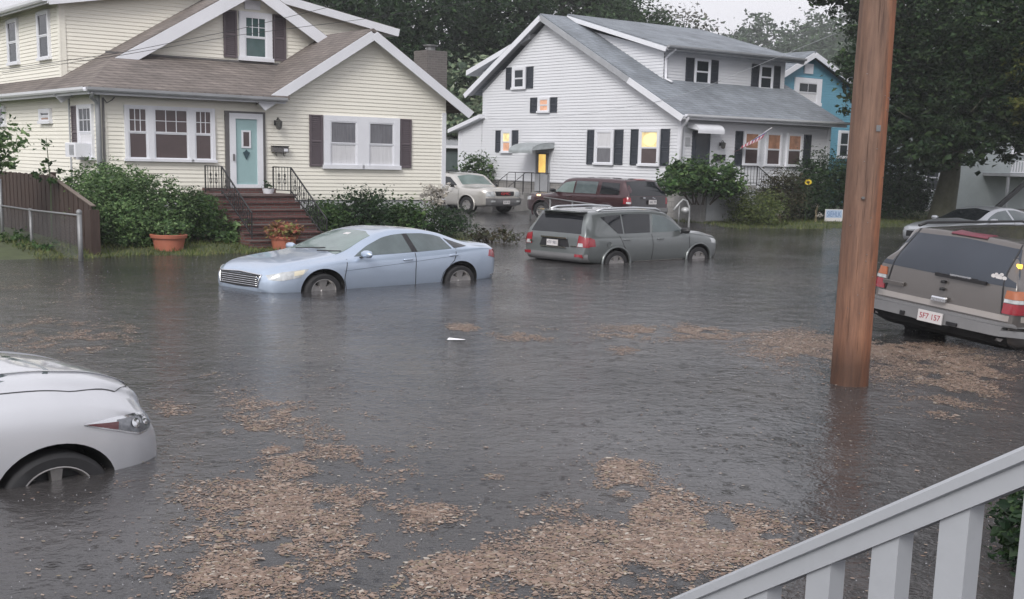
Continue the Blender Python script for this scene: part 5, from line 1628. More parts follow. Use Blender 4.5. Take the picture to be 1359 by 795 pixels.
def rain_splashes():
    """beads of water thrown up where the rain strikes"""
    g = np.random.default_rng(17)
    mb = MB()
    for _ in range(2600):
        y = 5 + 36 * g.random() ** 1.25
        x = g.uniform(-.43, .43) * y
        r = g.uniform(.0022, .005) * (1 + y * .03)
        z = abs(g.normal()) * .02 + r * .5
        mb.add([(x + r, y, z), (x, y + r, z), (x - r, y, z), (x, y - r, z), (x, y, z + r * 1.7), (x, y, z - r)], [(0, 1, 4), (1, 2, 4), (2, 3, 4), (3, 0, 4), (1, 0, 5), (2, 1, 5), (3, 2, 5), (0, 3, 5)])
    tag(obj('rain_splashes', mb, M('water_beads', (.3, .3, .32), .15, var=0, spec=.6), None, True), 'rain drops splashing on the flood water', 'rain', kind='stuff')


def grass_tufts():
    g = np.random.default_rng(11)
    mb = MB()
    def strip(n, us, ws, o):
        for _ in range(n):
            u, w = g.uniform(*us), g.uniform(*ws)
            p = o + EU * u + EW * w
            z = float(ground_height(np.array(p.x), np.array(p.y)))
            if z < -.015:
                continue
            a = g.uniform(0, 6.28); h = g.uniform(.05, .15); wd = .012
            dx, dy = math.cos(a), math.sin(a)
            lx, ly = g.normal() * .05, g.normal() * .05
            mb.add([(p.x - dx * wd, p.y - dy * wd, z - .01), (p.x + dx * wd, p.y + dy * wd, z - .01), (p.x + lx, p.y + ly, z + h)], [(0, 1, 2)])
    strip(9000, (-2.5, 8.5), (-4.4, -.6), O1)
    strip(9000, (-.5, 14), (-5.2, -.5), O2)
    tag(obj('lawn_grass', mb, M_leaf('lawn_blades', [(.045, .07, .02), (.08, .11, .03), (.13, .15, .05), (.17, .16, .07)], .6, .2)), 'short wet grass along the edge of the flood', 'grass', kind='stuff')


def utility_pole():
    m, nt, p = nodes_of('weathered_pole_wood')
    L = nt.links
    tc = nt.nodes.new('ShaderNodeTexCoord')
    mp = nt.nodes.new('ShaderNodeMapping')
    mp.inputs['Scale'].default_value = (10, 10, .9)
    L.new(tc.outputs['Object'], mp.inputs['Vector'])
    n = nt.nodes.new('ShaderNodeTexNoise')
    n.inputs['Scale'].default_value = 1.6
    n.inputs['Detail'].default_value = 8
    n.inputs['Roughness'].default_value = .7
    L.new(mp.outputs[0], n.inputs['Vector'])
    # one flank is coloured orange all the way down
    sx = nt.nodes.new('ShaderNodeSeparateXYZ')
    L.new(tc.outputs['Object'], sx.inputs[0])
    ad = nt.nodes.new('ShaderNodeMath'); ad.operation = 'MULTIPLY_ADD'
    L.new(n.outputs['Fac'], ad.inputs[0]); ad.inputs[1].default_value = .16
    L.new(sx.outputs['X'], ad.inputs[2])
    mr = nt.nodes.new('ShaderNodeMapRange')
    mr.inputs['From Min'].default_value = .125
    mr.inputs['From Max'].default_value = .215
    L.new(ad.outputs[0], mr.inputs['Value'])
    g1 = nt.nodes.new('ShaderNodeValToRGB')
    g1.color_ramp.elements[0].position = .3; g1.color_ramp.elements[1].position = .72
    g1.color_ramp.elements[0].color = (.085, .048, .036, 1); g1.color_ramp.elements[1].color = (.245, .145, .10, 1)
    g2 = nt.nodes.new('ShaderNodeValToRGB')
    g2.color_ramp.elements[0].position = .3; g2.color_ramp.elements[1].position = .7
    g2.color_ramp.elements[0].color = (.13, .045, .022, 1); g2.color_ramp.elements[1].color = (.40, .16, .075, 1)
    L.new(n.outputs['Fac'], g1.inputs['Fac']); L.new(n.outputs['Fac'], g2.inputs['Fac'])
    # the foot is stained redder and darker by damp
    wz = nt.nodes.new('ShaderNodeMapRange')
    wz.inputs['From Min'].default_value = 2.2; wz.inputs['From Max'].default_value = .2
    wz.inputs['To Max'].default_value = .45
    L.new(sx.outputs['Z'], wz.inputs['Value'])
    mxa = nt.nodes.new('ShaderNodeMix'); mxa.data_type = 'RGBA'
    L.new(wz.outputs[0], mxa.inputs[0]); L.new(g1.outputs[0], mxa.inputs[6]); L.new(g2.outputs[0], mxa.inputs[7])
    mx = nt.nodes.new('ShaderNodeMix'); mx.data_type = 'RGBA'
    L.new(mr.outputs[0], mx.inputs[0]); L.new(mxa.outputs[2], mx.inputs[6]); L.new(g2.outputs[0], mx.inputs[7])
    wet = nt.nodes.new('ShaderNodeMapRange')
    wet.inputs['From Min'].default_value = .10; wet.inputs['From Max'].default_value = .42
    wet.inputs['To Min'].default_value = .38
    wz2 = nt.nodes.new('ShaderNodeMath'); wz2.operation = 'MULTIPLY_ADD'; wz2.inputs[1].default_value = -.22
    L.new(n.outputs['Fac'], wz2.inputs[0]); L.new(sx.outputs['Z'], wz2.inputs[2])
    L.new(wz2.outputs[0], wet.inputs['Value'])
    sw = nt.nodes.new('ShaderNodeVectorMath'); sw.operation = 'SCALE'
    L.new(mx.outputs[2], sw.inputs[0]); L.new(wet.outputs['Result'], sw.inputs['Scale'])
    L.new(sw.outputs['Vector'], p.inputs['Base Color'])
    p.inputs['Roughness'].default_value = .7
    n2 = nt.nodes.new('ShaderNodeTexNoise'); n2.inputs['Scale'].default_value = 3.2; n2.inputs['Detail'].default_value = 9; n2.inputs['Roughness'].default_value = .75
    mp2 = nt.nodes.new('ShaderNodeMapping'); mp2.inputs['Scale'].default_value = (16, 16, .35)
    L.new(tc.outputs['Object'], mp2.inputs['Vector']); L.new(mp2.outputs[0], n2.inputs['Vector'])
    ck = nt.nodes.new('ShaderNodeMapRange'); ck.inputs['From Min'].default_value = .30; ck.inputs['From Max'].default_value = .42
    L.new(n2.outputs['Fac'], ck.inputs['Value'])
    b = nt.nodes.new('ShaderNodeBump'); b.inputs['Strength'].default_value = .7; b.inputs['Distance'].default_value = .02
    L.new(ck.outputs['Result'], b.inputs['Height']); L.new(b.outputs[0], p.inputs['Normal'])
    t = thing('utility_pole', 'tall bare wooden utility pole with an orange flank, standing in the flood', 'utility pole', (3.21, 11.42, 0))
    k = MB()
    N = 40
    zs = np.linspace(-.5, 12, 34)
    for z in zs:
        r0 = .175 - .0035 * z
        for i in range(N):
            a = 2 * math.pi * i / N
            r = r0 * (1 + .018 * math.sin(a * 5 + .1 * z) + .012 * math.sin(a * 11 + 1) + .02 * noise.noise(Vector((math.cos(a) * 2, math.sin(a) * 2, z * .8))))
            if 5 <= i <= 6:
                r -= .010
            k.v.append((r * math.cos(a), r * math.sin(a), float(z)))
    for j in range(len(zs) - 1):
        for i in range(N):
            k.f.append([j * N + i, j * N + (i + 1) % N, (j + 1) * N + (i + 1) % N, (j + 1) * N + i]); k.mi.append(0)
    k.f.append([(len(zs) - 1) * N + i for i in range(N)]); k.mi.append(0)
    obj('shaft', k, m, t, True)
    # knots and nails on the side facing the porch
    g = random.Random(4)
    obj('bolt', MB().tube([(-.05, -.15, 2.25), (-.055, -.185, 2.25)], .016, 8), DARKFRAME, t)
    for k in range(22):
        a = g.uniform(-2.6, -.5); z = g.uniform(.6, 3.9); rr = .1755 - .0035 * z
        q = Vector((rr * math.cos(a), rr * math.sin(a), z)); o_ = Vector((math.cos(a), math.sin(a), 0))
        obj('nail', MB().tube([q - o_ * .01, q + o_ * .008], .0045, 6), GALV if k % 3 else DARKFRAME, t)
    a = -1.35; q = Vector((.17 * math.cos(a), .17 * math.sin(a), 3.05)); e1 = Vector((-math.sin(a), math.cos(a), 0)); o_ = Vector((math.cos(a), math.sin(a), 0))
    obj('metal_tag', MB().add([q + o_ * .006 + e1 * x + Vector((0, 0, y)) for x, y in ((-.022, -.035), (.022, -.035), (.022, .035), (-.022, .035))], [(0, 1, 2, 3)]), GALV, t)
    obj('crossarm', MB().box(-1.2, 1.2, -.06, .06, 11.3, 11.42), m, t)


def wires():
    for lab, pts in (('thin service cable crossing the upper side wall of the cream house', [(-11.5, 21.5, 4.0), (-9.31, 23, 4.40), (-7.8, 25, 5.03), (-6.0, 27, 5.9), (-4.33, 29, 6.85), (-2.6, 32, 8.2), (0, 40, 11)]),
                     ('second thin cable crossing the front attic window of the cream house', [(-9.4, 23, 4.3), (-7.8, 25, 4.97), (-6.0, 27, 5.75), (-3.3, 29, 6.58), (2, 32, 8.3)]),):
        p = [Vector(q) for q in pts]
        fine = []
        for a, b in zip(p, p[1:]):
            for k in range(6):
                fine.append(a.lerp(b, k / 6))
        fine.append(p[-1])
        tag(obj('service_cable', MB().tube(fine, .007, 5), WIRE, None, True), lab, 'cable', 'service cables')
    p = [Vector(q) for q in WCABLE]
    tag(obj('service_cable', MB().tube(p, .008, 5), M('pale_cable', (.4, .42, .45), .6, var=0), None, True), 'pale cable sagging across the white gable wall', 'cable', 'service cables')


def fences():
    # brown board fence at the left edge
    t = thing('board_fence', 'dark brown board fence stepping down towards the flood, left of the big bush', 'fence', (-8.04, 23.64, 0), STREET + 90)
    wood = M('dark_stained_boards', (.05, .031, .025), .8, var=.3, vs=3, bump=.4, bs=8, stretch=(6, 6, .5))
    m = MB()
    for k in range(56):
        a = .1 + k * .15
        f = lambda q: 1.2 + (1.88 - 1.2) * min(1, q / 2.7)
        z0, z1 = f(a), f(a + .145)
        dz = .012 * math.sin(k * 2.3)
        y = .012 * (k % 2)
        m.hexa([(a, -.012 + y, -.3), (a + .143, -.012 + y, -.3), (a + .143, .012 + y, -.3), (a, .012 + y, -.3), (a, -.012 + y, z0 + dz), (a + .143, -.012 + y, z1 + dz), (a + .143, .012 + y, z1 + dz), (a, .012 + y, z0 + dz)])
    obj('board_panel', m, wood, t)
    obj('post', MB().box(-.06, .09, -.09, .09, -.3, 1.12), wood, t)
    obj('post', MB().box(2.7, 2.82, -.14, -.03, -.3, 1.96), wood, t)
    obj('capping', MB().beam((.0, 0, 1.215), (2.7, 0, 1.90), .09, .025), M('weathered_board_edge', (.16, .13, .11), .8, var=.2), t)
    obj('cross_rail', MB().box(.1, 8.4, -.10, -.03, .4, .5), wood, t)
    # chain link in front of it
    c = thing('chain_link_fence', 'low galvanized chain link fence in front of the brown boards', 'fence', (-7.9, 22.45, 0), STREET + 90)
    for a, h in ((0, 1.12), (3.05, 1.05), (5.2, 1.72), (8, 1.05)):
        obj('post', MB().tube([(a, 0, -.4), (a, 0, h)], .035 if a else .045, 10), GALV, c, True)
    obj('post_cap', MB().lathe([(.05, 1.10), (.055, 1.15), (.035, 1.19), (0, 1.2)], n=12), GALV, c, True)
    obj('top_rail', MB().tube([(0, 0, 1.06), (3.05, 0, 1.0), (8, 0, .98)], .025, 8), GALV, c, True)
    w = MB()
    n = int(8 / .075)
    for k in range(-13, n):
        for s in (1, -1):
            a0 = k * .075 if s > 0 else (k + 13) * .075
            p, q = Vector((a0, 0, .02)), Vector((a0 + s * .98, 0, 1.0))
            if p.x < 0:
                p = p.lerp(q, -p.x / (q.x - p.x))
            if q.x < 0:
                q = p.lerp(q, p.x / (p.x - q.x))
            if p.x > 8 or (q - p).length < .05:
                continue
            w.beam(p, q, .0026, .0026, (0, 1, 0))
    obj('wire_mesh', w, GALV, c)
    # chain-link frame along the driveway, in front of the maroon SUV
    d = thing('chain_link_fence', 'low chain link fence between the maroon SUV and the grey green SUV', 'fence', (.55, 41.8, 0), STREET - 90 - 24)
    Ld = 7.6
    for a in (0, 2.6, 5.2, Ld):
        obj('post', MB().tube([(a, 0, -.4), (a, 0, 1.08)], .04 if a in (0, Ld) else .028, 8), GALV, d, True)
    obj('top_rail', MB().tube([(-.15, 0, 1.06), (Ld, 0, 1.06)], .028, 8), GALV, d, True)
    w = MB()
    for k in range(-10, int(Ld / .09)):
        for s in (1, -1):
            a0 = k * .09 if s > 0 else (k + 10) * .09
            p, q = Vector((a0, 0, .05)), Vector((a0 + s * .98, 0, 1.03))
            if p.x < 0:
                p = p.lerp(q, -p.x / (q.x - p.x))
            if q.x < 0:
                q = p.lerp(q, p.x / (p.x - q.x))
            if p.x > Ld or (q - p).length < .05:
                continue
            w.beam(p, q, .0026, .0026, (0, 1, 0))
    obj('wire_mesh', w, GALV, d)
    e = thing('bent_pipe_rail', 'pale bent pipe handrail at the corner of the white house', 'railing', (5.3, 39.3, 0), STREET)
    obj('pipe', MB().tube([(-.35, 0, .7), (-.1, 0, 1.0), (.05, 0, 1.14), (.22, 0, 1.08), (.33, 0, .85), (.36, 0, .4), (.36, 0, -.2)], .035, 8), M('pale_pipe', (.5, .51, .52), .45, .3, var=.1), e, True)
    obj('post', MB().tube([(-.1, 0, 1.0), (-.1, 0, -.2)], .03, 8), GALV, e, True)
    obj('lamp_knob', MB().lathe([(0, .56), (.1, .6), (.14, .7), (.1, .8), (0, .84)], c=(.12, -.05, 0), n=12), bpy.data.materials['pale_pipe'], e, True)


def porch_railing():
    W = M('painted_porch_white', (.36, .375, .40), .38, var=.05, vs=3, bump=.05, bs=30)
    A = Vector((.73, 1.7, 2.10)); dr = Vector((-.6, .8, -.83))
    t = thing('stair_railing', 'white painted stair railing with square balusters at the bottom right corner', 'railing', A, 0)
    def at(k):
        return dr * k
    up = Vector((0, 0, 1))
    m = MB()
    a, b = at(-.75), at(1.9)
    sd = dr.cross(up).normalized()
    prof = [(-.036, -.030), (-.036, -.008), (-.026, 0), (.0, .004), (.026, 0), (.036, -.008), (.036, -.030), (.026, -.034), (.026, -.078), (-.026, -.078), (-.026, -.034)]
    for p in (a, b):
        m.v.extend([tuple(p + sd * x + up * y) for x, y in prof])
    n = len(prof)
    for i in range(n):
        m.f.append([i, (i + 1) % n, n + (i + 1) % n, n + i]); m.mi.append(0)
    m.f.append(list(range(n))[::-1]); m.mi.append(0); m.f.append([n + i for i in range(n)]); m.mi.append(0)
    obj('handrail', m, W, t)
    low = MB().beam(at(-.75) - up * .82, at(1.9) - up * .82, .045, .08)
    obj('bottom_rail', low, W, t)
    for k in (-.42, -.295, -.17, -.045, .084, .20, .325, .455, .58, .705, .83, .955, 1.08, 1.2, 1.33, 1.45, 1.58, 1.7):
        p = at(k)
        h = Vector((dr.x, dr.y, 0)).normalized()
        s_, w_ = .019, .024
        c = [p + h * x * w_ + sd * y * s_ for x, y in ((-1, -1), (1, -1), (1, 1), (-1, 1))]
        sl = -.83 / 1.0
        lo = [tuple(q - up * .80) for q in c]; hi = [tuple(Vector((q.x, q.y, p.z + (q - p).dot(h) * sl - .07))) for q in c]
        obj('baluster', MB().hexa(lo + hi), W, t)
    for k in (-.75, 1.93):
        p = at(k)
        obj('newel_post', MB().box(p.x - .05, p.x + .05, p.y - .05, p.y + .05, p.z - 1.15, p.z + .1), W, t)


def yard_things():
    s = thing('yard_sign', 'small blue and white yard sign on the lawn beside the utility pole', 'sign', (11.25, 43.6, .12), 14)
    obj('board', MB().box(-.34, .34, -.012, .012, .04, .58), PLATE, s)
    blue = M('sign_blue', (.10, .18, .36), .5, var=.08)
    obj('blue_band', MB().box(-.31, .31, -.016, -.0125, .20, .55), M('sign_pale_blue', (.36, .46, .60), .5, var=.05), s)
    text_part('lettering', 'SIEHLK', blue, s, .34, Matrix(((1, 0, 0, 0), (0, 0, -1, -.018), (0, 1, 0, .355), (0, 0, 0, 1))), .54, .001)
    obj('leg', MB().tube([(-.26, 0, -.25), (-.26, 0, .2)], .008, 5), GALV, s); obj('leg', MB().tube([(.26, 0, -.25), (.26, 0, .2)], .008, 5), GALV, s)
    f = thing('sunflower', 'single yellow sunflower on a tall stem among the dark shrubs', 'sunflower', (10.1, 43.0, .2))
    obj('stem', MB().tube([(0, 0, -.2), (.03, 0, .9), (0, -.05, 1.6), (.0, -.12, 1.7)], .018, 6), M('green_stem', (.05, .09, .03), .7, var=.1), f)
    h = MB()
    for k in range(18):
        a = 2 * math.pi * k / 18
        c, sn = math.cos(a), math.sin(a)
        h.add([(.05 * c, -.13, 1.7 + .05 * sn), (.10 * c - .03 * sn, -.15, 1.7 + .10 * sn + .03 * c), (.13 * c, -.14, 1.7 + .13 * sn), (.10 * c + .03 * sn, -.15, 1.7 + .10 * sn - .03 * c)], [(0, 1, 2, 3)])
    obj('petals', h, M('sunflower_yellow', (.75, .58, .04), .6, var=.15), f)
    obj('flower_disc', MB().lathe([(0, -.17), (.05, -.165), (.07, -.13), (.0, -.12)], c=(0, 0, 1.7), axis='y', n=12), M('sunflower_brown', (.2, .13, .03), .8, var=.2), f)
    obj('leaf', leaves_mb([(0, 0, .8, .12, .12, .5)], 16, .2, 3), LEAF_DK, f)
    for i, (x, y, lab) in enumerate(((8.95, 41.7, 'pale dried flower stalks beside the clipped yew'), (10.6, 43.3, 'thin dried flower stalks left of the yard sign'))):
        d = thing('dried_flower_stalks', lab, 'dried flowers', (x, y, .05), 0, 'dried flower stalks in the bed')
        m = MB()
        g = random.Random(i + 2)
        for k in range(4):
            m.tube([(g.uniform(-.08, .08), g.uniform(-.08, .08), -.1), (g.uniform(-.1, .1), 0, .5 + .12 * k)], .008, 4)
        obj('stalks', m, M('straw_stalk', (.3, .25, .16), .8, var=.1) if i == 0 else bpy.data.materials['straw_stalk'], d)
        obj('heads', leaves_mb([(0, 0, .55, .12, .12, .35)], 46, .09, i + 4), LEAF_DRY, d)
    # pots
    def pot(name, label, x, y, r, h, mat):
        t = thing(name, label, 'plant pot', (x, y, 0), 0, 'terracotta pots in the flood')
        obj('pot_body', MB().lathe([(0, -.12), (r * .70, -.12), (r * .9, h * .8), (r * .9, h * .8), (r * .82, h * .8), (.0, h * .8)], n=28), mat, t, True, 40)
        obj('rim', MB().lathe([(r * .86, h * .78), (r, h * .8), (r * 1.04, h * .98), (r, h), (r * .9, h), (r * .86, h * .8)], n=28), mat, t, True, 40)
        obj('soil', MB().lathe([(0, h * .88), (r * .9, h * .86)], n=20), BARK, t)
        return t
    pot('terracotta_pot', 'large terracotta pot with green leaves in the flooded lawn by the bush', -6.97, 24.9, .36, .46, TERRA)
    shrub('potted_plant', 'short leafy green plant growing in the large terracotta pot', [(-6.97, 24.9, .62, .30, .30, .20)], 420, .10, LEAF_BUSH, 21, None, 4, 'plant')
    pot('terracotta_pot', 'terracotta pot with reddish foliage at the foot of the brick steps', -4.92, 26.35, .30, .36, TERRA)
    shrub('potted_plant', 'reddish and yellow foliage plant spilling over the pot by the steps', [(-4.92, 26.35, .50, .42, .42, .20)], 520, .11, LEAF_RED, 22, None, 4, 'plant')
    p = MB().add([(-.10, -.03, .012), (.09, -.045, .02), (.11, .03, .012), (-.08, .045, .03)], [(0, 1, 2, 3)])
    p.v = [(x - .62, y + 13.62, z) for x, y, z in p.v]
    tag(obj('paper_scrap', p, M('white_paper', (.85, .85, .87), .6, var=0)), 'white scrap of paper floating in the middle of the flood', 'litter')
    sh = thing('garden_shed', 'dark grey green shed in the gap between the two houses', 'shed', (-4.1, 55.5, 0), 12)
    obj('wall', MB().box(0, 2.6, 0, 3, -.3, 3.1), M('grey_green_boards', (.075, .10, .10), .7, var=.15, vs=3), sh)
    obj('roof', MB().slab([(-.2, -.2, 3.3), (2.8, -.2, 3.3), (2.8, 3.2, 3.9), (-.2, 3.2, 3.9)], .15), TRIM_D, sh)
    obj('fascia', MB().box(-.2, 2.8, -.23, -.2, 3.12, 3.28), TRIM, sh)
    bx = thing('utility_cabinet', 'small white roadside cabinet on the lawn beyond the silver sedan', 'cabinet', (16.0, 46.5, .3), 10)
    obj('case', MB().bevbox(-.25, .25, -.2, .2, -.2, .75, .03), TRIM_D, bx)
    obj('lid', MB().bevbox(-.28, .28, -.23, .23, .75, .82, .02), TRIM, bx)


def plants():
    G = lambda u, w, o=O1: (o + EU * u + EW * w)
    shrub('evergreen_bush', 'large rounded glossy green bush below the cream house side window', [(-8.25, 25.65, 1.08, .85, .80, 1.08), (-7.65, 25.75, 1.0, .90, .85, .95), (-8.0, 25.3, .7, .85, .75, .7), (-8.95, 26.7, 1.2, .75, .8, 1.0)], 22000, .068, LEAF_BUSH, 31, per=9, spread=.07, shell=.84)
    shrub('round_bush', 'small rounded green bush between the large bush and the brick steps', [(-6.85, 26.5, .82, .55, .55, .72)], 7000, .06, LEAF_MID, 32, per=9, spread=.08, shell=.8)
    shrub('leafy_perennial', 'low broad leaved green plants at the left foot of the steps', [(-6.25, 26.6, .38, .45, .35, .42), (-5.8, 26.9, .3, .35, .3, .36)], 800, .12, LEAF_BUSH, 33)
    for i, (u, r, h, lab) in enumerate(((4.75, .6, .62, 'dark spreading evergreen right beside the iron stair railing'), (5.75, .75, .80, 'tallest spreading evergreen below the front gable window'), (6.9, .62, .60, 'feathery spreading evergreen below the right plum shutter'))):
        p = G(u, -1.25)
        shrub('spreading_evergreen', lab, [(p.x, p.y, h, r, r * .9, h)], 3200, .085, LEAF_MID if i != 1 else LEAF_DK, 34 + i, 'evergreens below the gable window', per=12, spread=.2, shell=.5)
    p = G(7.95, -1.35)
    shrub('low_hedge', 'low clipped dark hedge at the right corner of the cream house', [(p.x, p.y, .55, .75, .5, .5)], 3600, .055, LEAF_DK, 38, square=4, spread=.1)
    p = G(8.6, -2.6)
    shrub('ground_juniper', 'low grey green juniper at the driveway edge behind the blue sedan', [(p.x, p.y, .2, .75, .45, .25)], 700, .07, LEAF_BROWN, 39)
    p = G(8.2, -.7)
    shrub('hydrangea', 'dried pale hydrangea at the right corner of the cream house', [(p.x, p.y, 1.35, .36, .3, .42)], 330, .11, LEAF_DRY, 40)
    shrub('corner_shrub', 'loose olive shrub at the lean-to behind the champagne SUV', [(-1.55, 50.3, 2.0, .8, .6, .9)], 900, .13, LEAF_MID, 41)
    shrub('chain_link_weeds', 'low green weeds growing through the chain link fence', [(-9.15, 23.85, .16, .4, .3, .24), (-10.1, 24.9, .2, .45, .35, .28)], 420, .09, LEAF_MID, 42, None, 3, 'weeds')
    w = thing('tall_weed', 'tall thin weed stem standing above the brown fence', 'weed', (-9.45, 25.2, 0))
    obj('stem', MB().tube([(0, 0, 0), (.03, 0, 1.6), (-.02, 0, 2.85)], [.02, .015, .006], 5), M('weed_stem', (.06, .08, .04), .7, var=.1), w)
    obj('leaves', leaves_mb([(0, 0, 2.2, .14, .14, .6), (.2, 0, 1.9, .25, .2, .25), (-.25, .1, 1.85, .25, .2, .2)], 170, .12, 43), LEAF_MID, w)
    # in front of the white house
    shrub('rhododendron', 'tree-like rhododendron at the near corner of the white house', [(5.55, 39.9, 2.05, .95, .8, .72), (6.5, 40.6, 2.0, .85, .8, .78), (7.1, 41.2, 1.6, .5, .5, .45), (5.0, 39.5, 1.7, .5, .5, .35)], 3400, .16, LEAF_MID, 44, None, 9, spread=.2)
    shrub('clipped_yew', 'rounded clipped yew in front of the white porch', [(8.05, 41.2, .78, 1.0, .85, .78)], 4200, .075, LEAF_YEW, 45, per=10, spread=.1, square=3.2)
    shrub('bronze_shrub', 'bronze tinted loose shrub right of the clipped yew', [(9.3, 42.9, 1.3, .8, .7, 1.1)], 3000, .09, LEAF_BROWN, 46, 'dark shrubs by the porch')
    shrub('dark_shrub', 'dense dark shrub under the right end of the porch windows', [(11.1, 45.0, 1.75, 1.15, .9, 1.5), (10.3, 44.3, 1.0, .8, .7, 1.0)], 7000, .10, LEAF_DK, 47, 'dark shrubs by the porch')
    shrub('dark_shrub', 'dense dark shrub directly behind the utility pole', [(12.5, 45.6, 1.7, 1.1, .9, 1.6)], 5000, .10, LEAF_DK, 48, 'dark shrubs by the porch')
    shrub('dark_shrub', 'dense dark shrub right of the utility pole', [(14.0, 46.6, 1.9, 1.2, 1.0, 1.9), (15.2, 47.6, 1.4, .9, .8, 1.2)], 8000, .11, LEAF_DK, 49, 'dark shrubs by the porch')
    shrub('porch_bush', 'dark leafy bush below the white stair railing', [(2.85, 6.0, .30, .36, .4, .40)], 2600, .05, LEAF_DK, 50, spread=.1)
    # trees
    tree('street_tree', 'small leafy tree cut by the left edge above the brown fence', (-10.9, 24.9, 0), 1.9, .08, [(-10.55, 24.6, 2.75, .78, .7, .62), (-10.3, 24.4, 2.2, .45, .4, .35)], 900, .14, LEAF_BUSH, 51, spread=.2)
    tree('maple_tree', 'broad dark maple with thick trunk filling the upper right', (15.6, 45.2, .2), 4.2, .42, [(16.2, 45, 9.2, 4.2, 3.4, 3.8), (11.5, 43.6, 10.5, 1.9, 1.6, 1.5), (13.6, 44.6, 7.6, 1.9, 1.6, 1.8), (18.2, 44.5, 6.4, 2.6, 2.2, 2.2), (14.6, 44.2, 5.2, 1.6, 1.4, 1.5), (12.3, 44.0, 6.9, 1.3, 1.2, 2.4), (16.0, 43.8, 5.7, 2.4, 1.5, 1.7), (18.4, 43.6, 4.9, 1.8, 1.4, 1.3), (13.4, 44.2, 4.3, 1.2, 1.1, 1.3), (17.2, 44, 12, 3, 2.6, 2), (15.4, 43.4, 3.95, 2.9, 1.3, 1.2), (14.2, 43.2, 3.1, 1.0, .8, .8)], 80000, .17, LEAF_TREE, 52, None, BARK_G, per=90, spread=.085, shell=.6)
    tree('yellowing_tree', 'yellow green tree at the right edge in front of the maple', (18.6, 42.6, .2), 3.2, .18, [(17.9, 42.0, 6.9, 1.3, 1.2, 1.5), (17.3, 41.8, 5.4, .9, .8, .7), (18.5, 42.3, 8.6, 1.4, 1.2, 1.2)], 2600, .2, LEAF_YEL, 53, per=20, spread=.2)
    tree('unseen_shade_tree', 'unseen tree added to darken the right side of the flooded street', (17.5, 24.5, .1), 7, .35, [(12.6, 24.5, 11.6, 4.4, 4, 3.2), (16.5, 20.5, 12.5, 4.5, 4, 3.6), (14.6, 31, 11.8, 4.0, 4, 3.1)], 9000, .42, LEAF_TREE, 54, None, None, per=40, spread=.12)  # stands out of view, added to darken the SUV, porch front and water
    for i, (x, y, h, r, lab) in enumerate((( -12.5, 62, 17, 4.2, 'dark evergreen tree behind the left dormer of the cream house'), (-7.0, 60, 18, 4.3, 'dark evergreen tree above the chimney of the cream house'), (-2.2, 66, 18, 4.0, 'dark evergreen tree in the gap left of the white gable'), (2.6, 74, 19.5, 4.8, 'grey green tree behind the peak of the white gable'), (5.9, 80, 18.0, 3.9, 'grey green tree behind the ridge of the white house'))):
        tree('evergreen_tree' if i < 3 else 'background_tree', lab, (x, y, .4), h * .5, .35, [(x, y, h * .42, r, r * .9, h * .28), (x + .8, y - .5, h * .66, r * .85, r * .8, h * .24), (x - .6, y, h * .85, r * .6, r * .6, h * .18)], 26000, .24, LEAF_DK if i < 3 else LEAF_FAR, 60 + i, 'trees behind the houses', per=60, spread=.10, shell=.62)
    tree('pale_tree', 'lighter loose tree in the gap between the cream and white houses', (-2.4, 59, .3), 4, .2, [(-2.2, 58.6, 6.4, 1.4, 1.2, 2.4), (-3.0, 58.2, 4.0, 1.5, 1.2, 1.4)], 1800, .3, LEAF_PALE, 70, 'trees behind the houses', per=14, spread=.24)
    tree('sparse_tree', 'thin sparse tree against the sky right of the white house ridge', (10.9, 84, .4), 9, .2, [(10.6, 84, 14.0, 1.8, 1.4, 1.9), (12.2, 84, 13.2, 1.1, 1, 1.2)], 520, .34, LEAF_GREY, 71, 'trees behind the houses', None, False, per=9, spread=.3)
    # the wooded hill
    g = np.random.default_rng(5)
    xs = np.linspace(-60, 210, 46); ys = np.linspace(150, 330, 16)
    mb = MB()
    hz = lambda x, y: (28 + 7 * sst(20, 75, x) + 1.6 * math.sin(x * .12) + 1.2 * math.sin(x * .31 + 1)) * sst(150, 235, y) * sst(-60, 24, x)
    for y in ys:
        for x in xs:
            mb.v.append((float(x), float(y), float(hz(x, y)) - .5))
    n = len(xs)
    for j in range(len(ys) - 1):
        for i in range(n - 1):
            mb.f.append([j * n + i, j * n + i + 1, (j + 1) * n + i + 1, (j + 1) * n + i]); mb.mi.append(0)
    tag(obj('hill', mb, M('hill_undergrowth', (.03, .045, .025), .95, var=.3, vs=.2), None, True), kind='structure')
    lob = []
    for _ in range(900):
        x, y = g.uniform(10, 120), g.uniform(165, 245)
        r = g.uniform(2.2, 4.4)
        lob.append((x, y, hz(x, y) + r * .5, r, r, r * g.uniform(.8, 1.3)))
    tag(obj('hillside_woods', leaves_mb(lob, 60000, 1.0, 8, per=16, spread=.2), LEAF_FAR), 'hazy green wooded hillside behind the blue house', 'woods', kind='stuff')
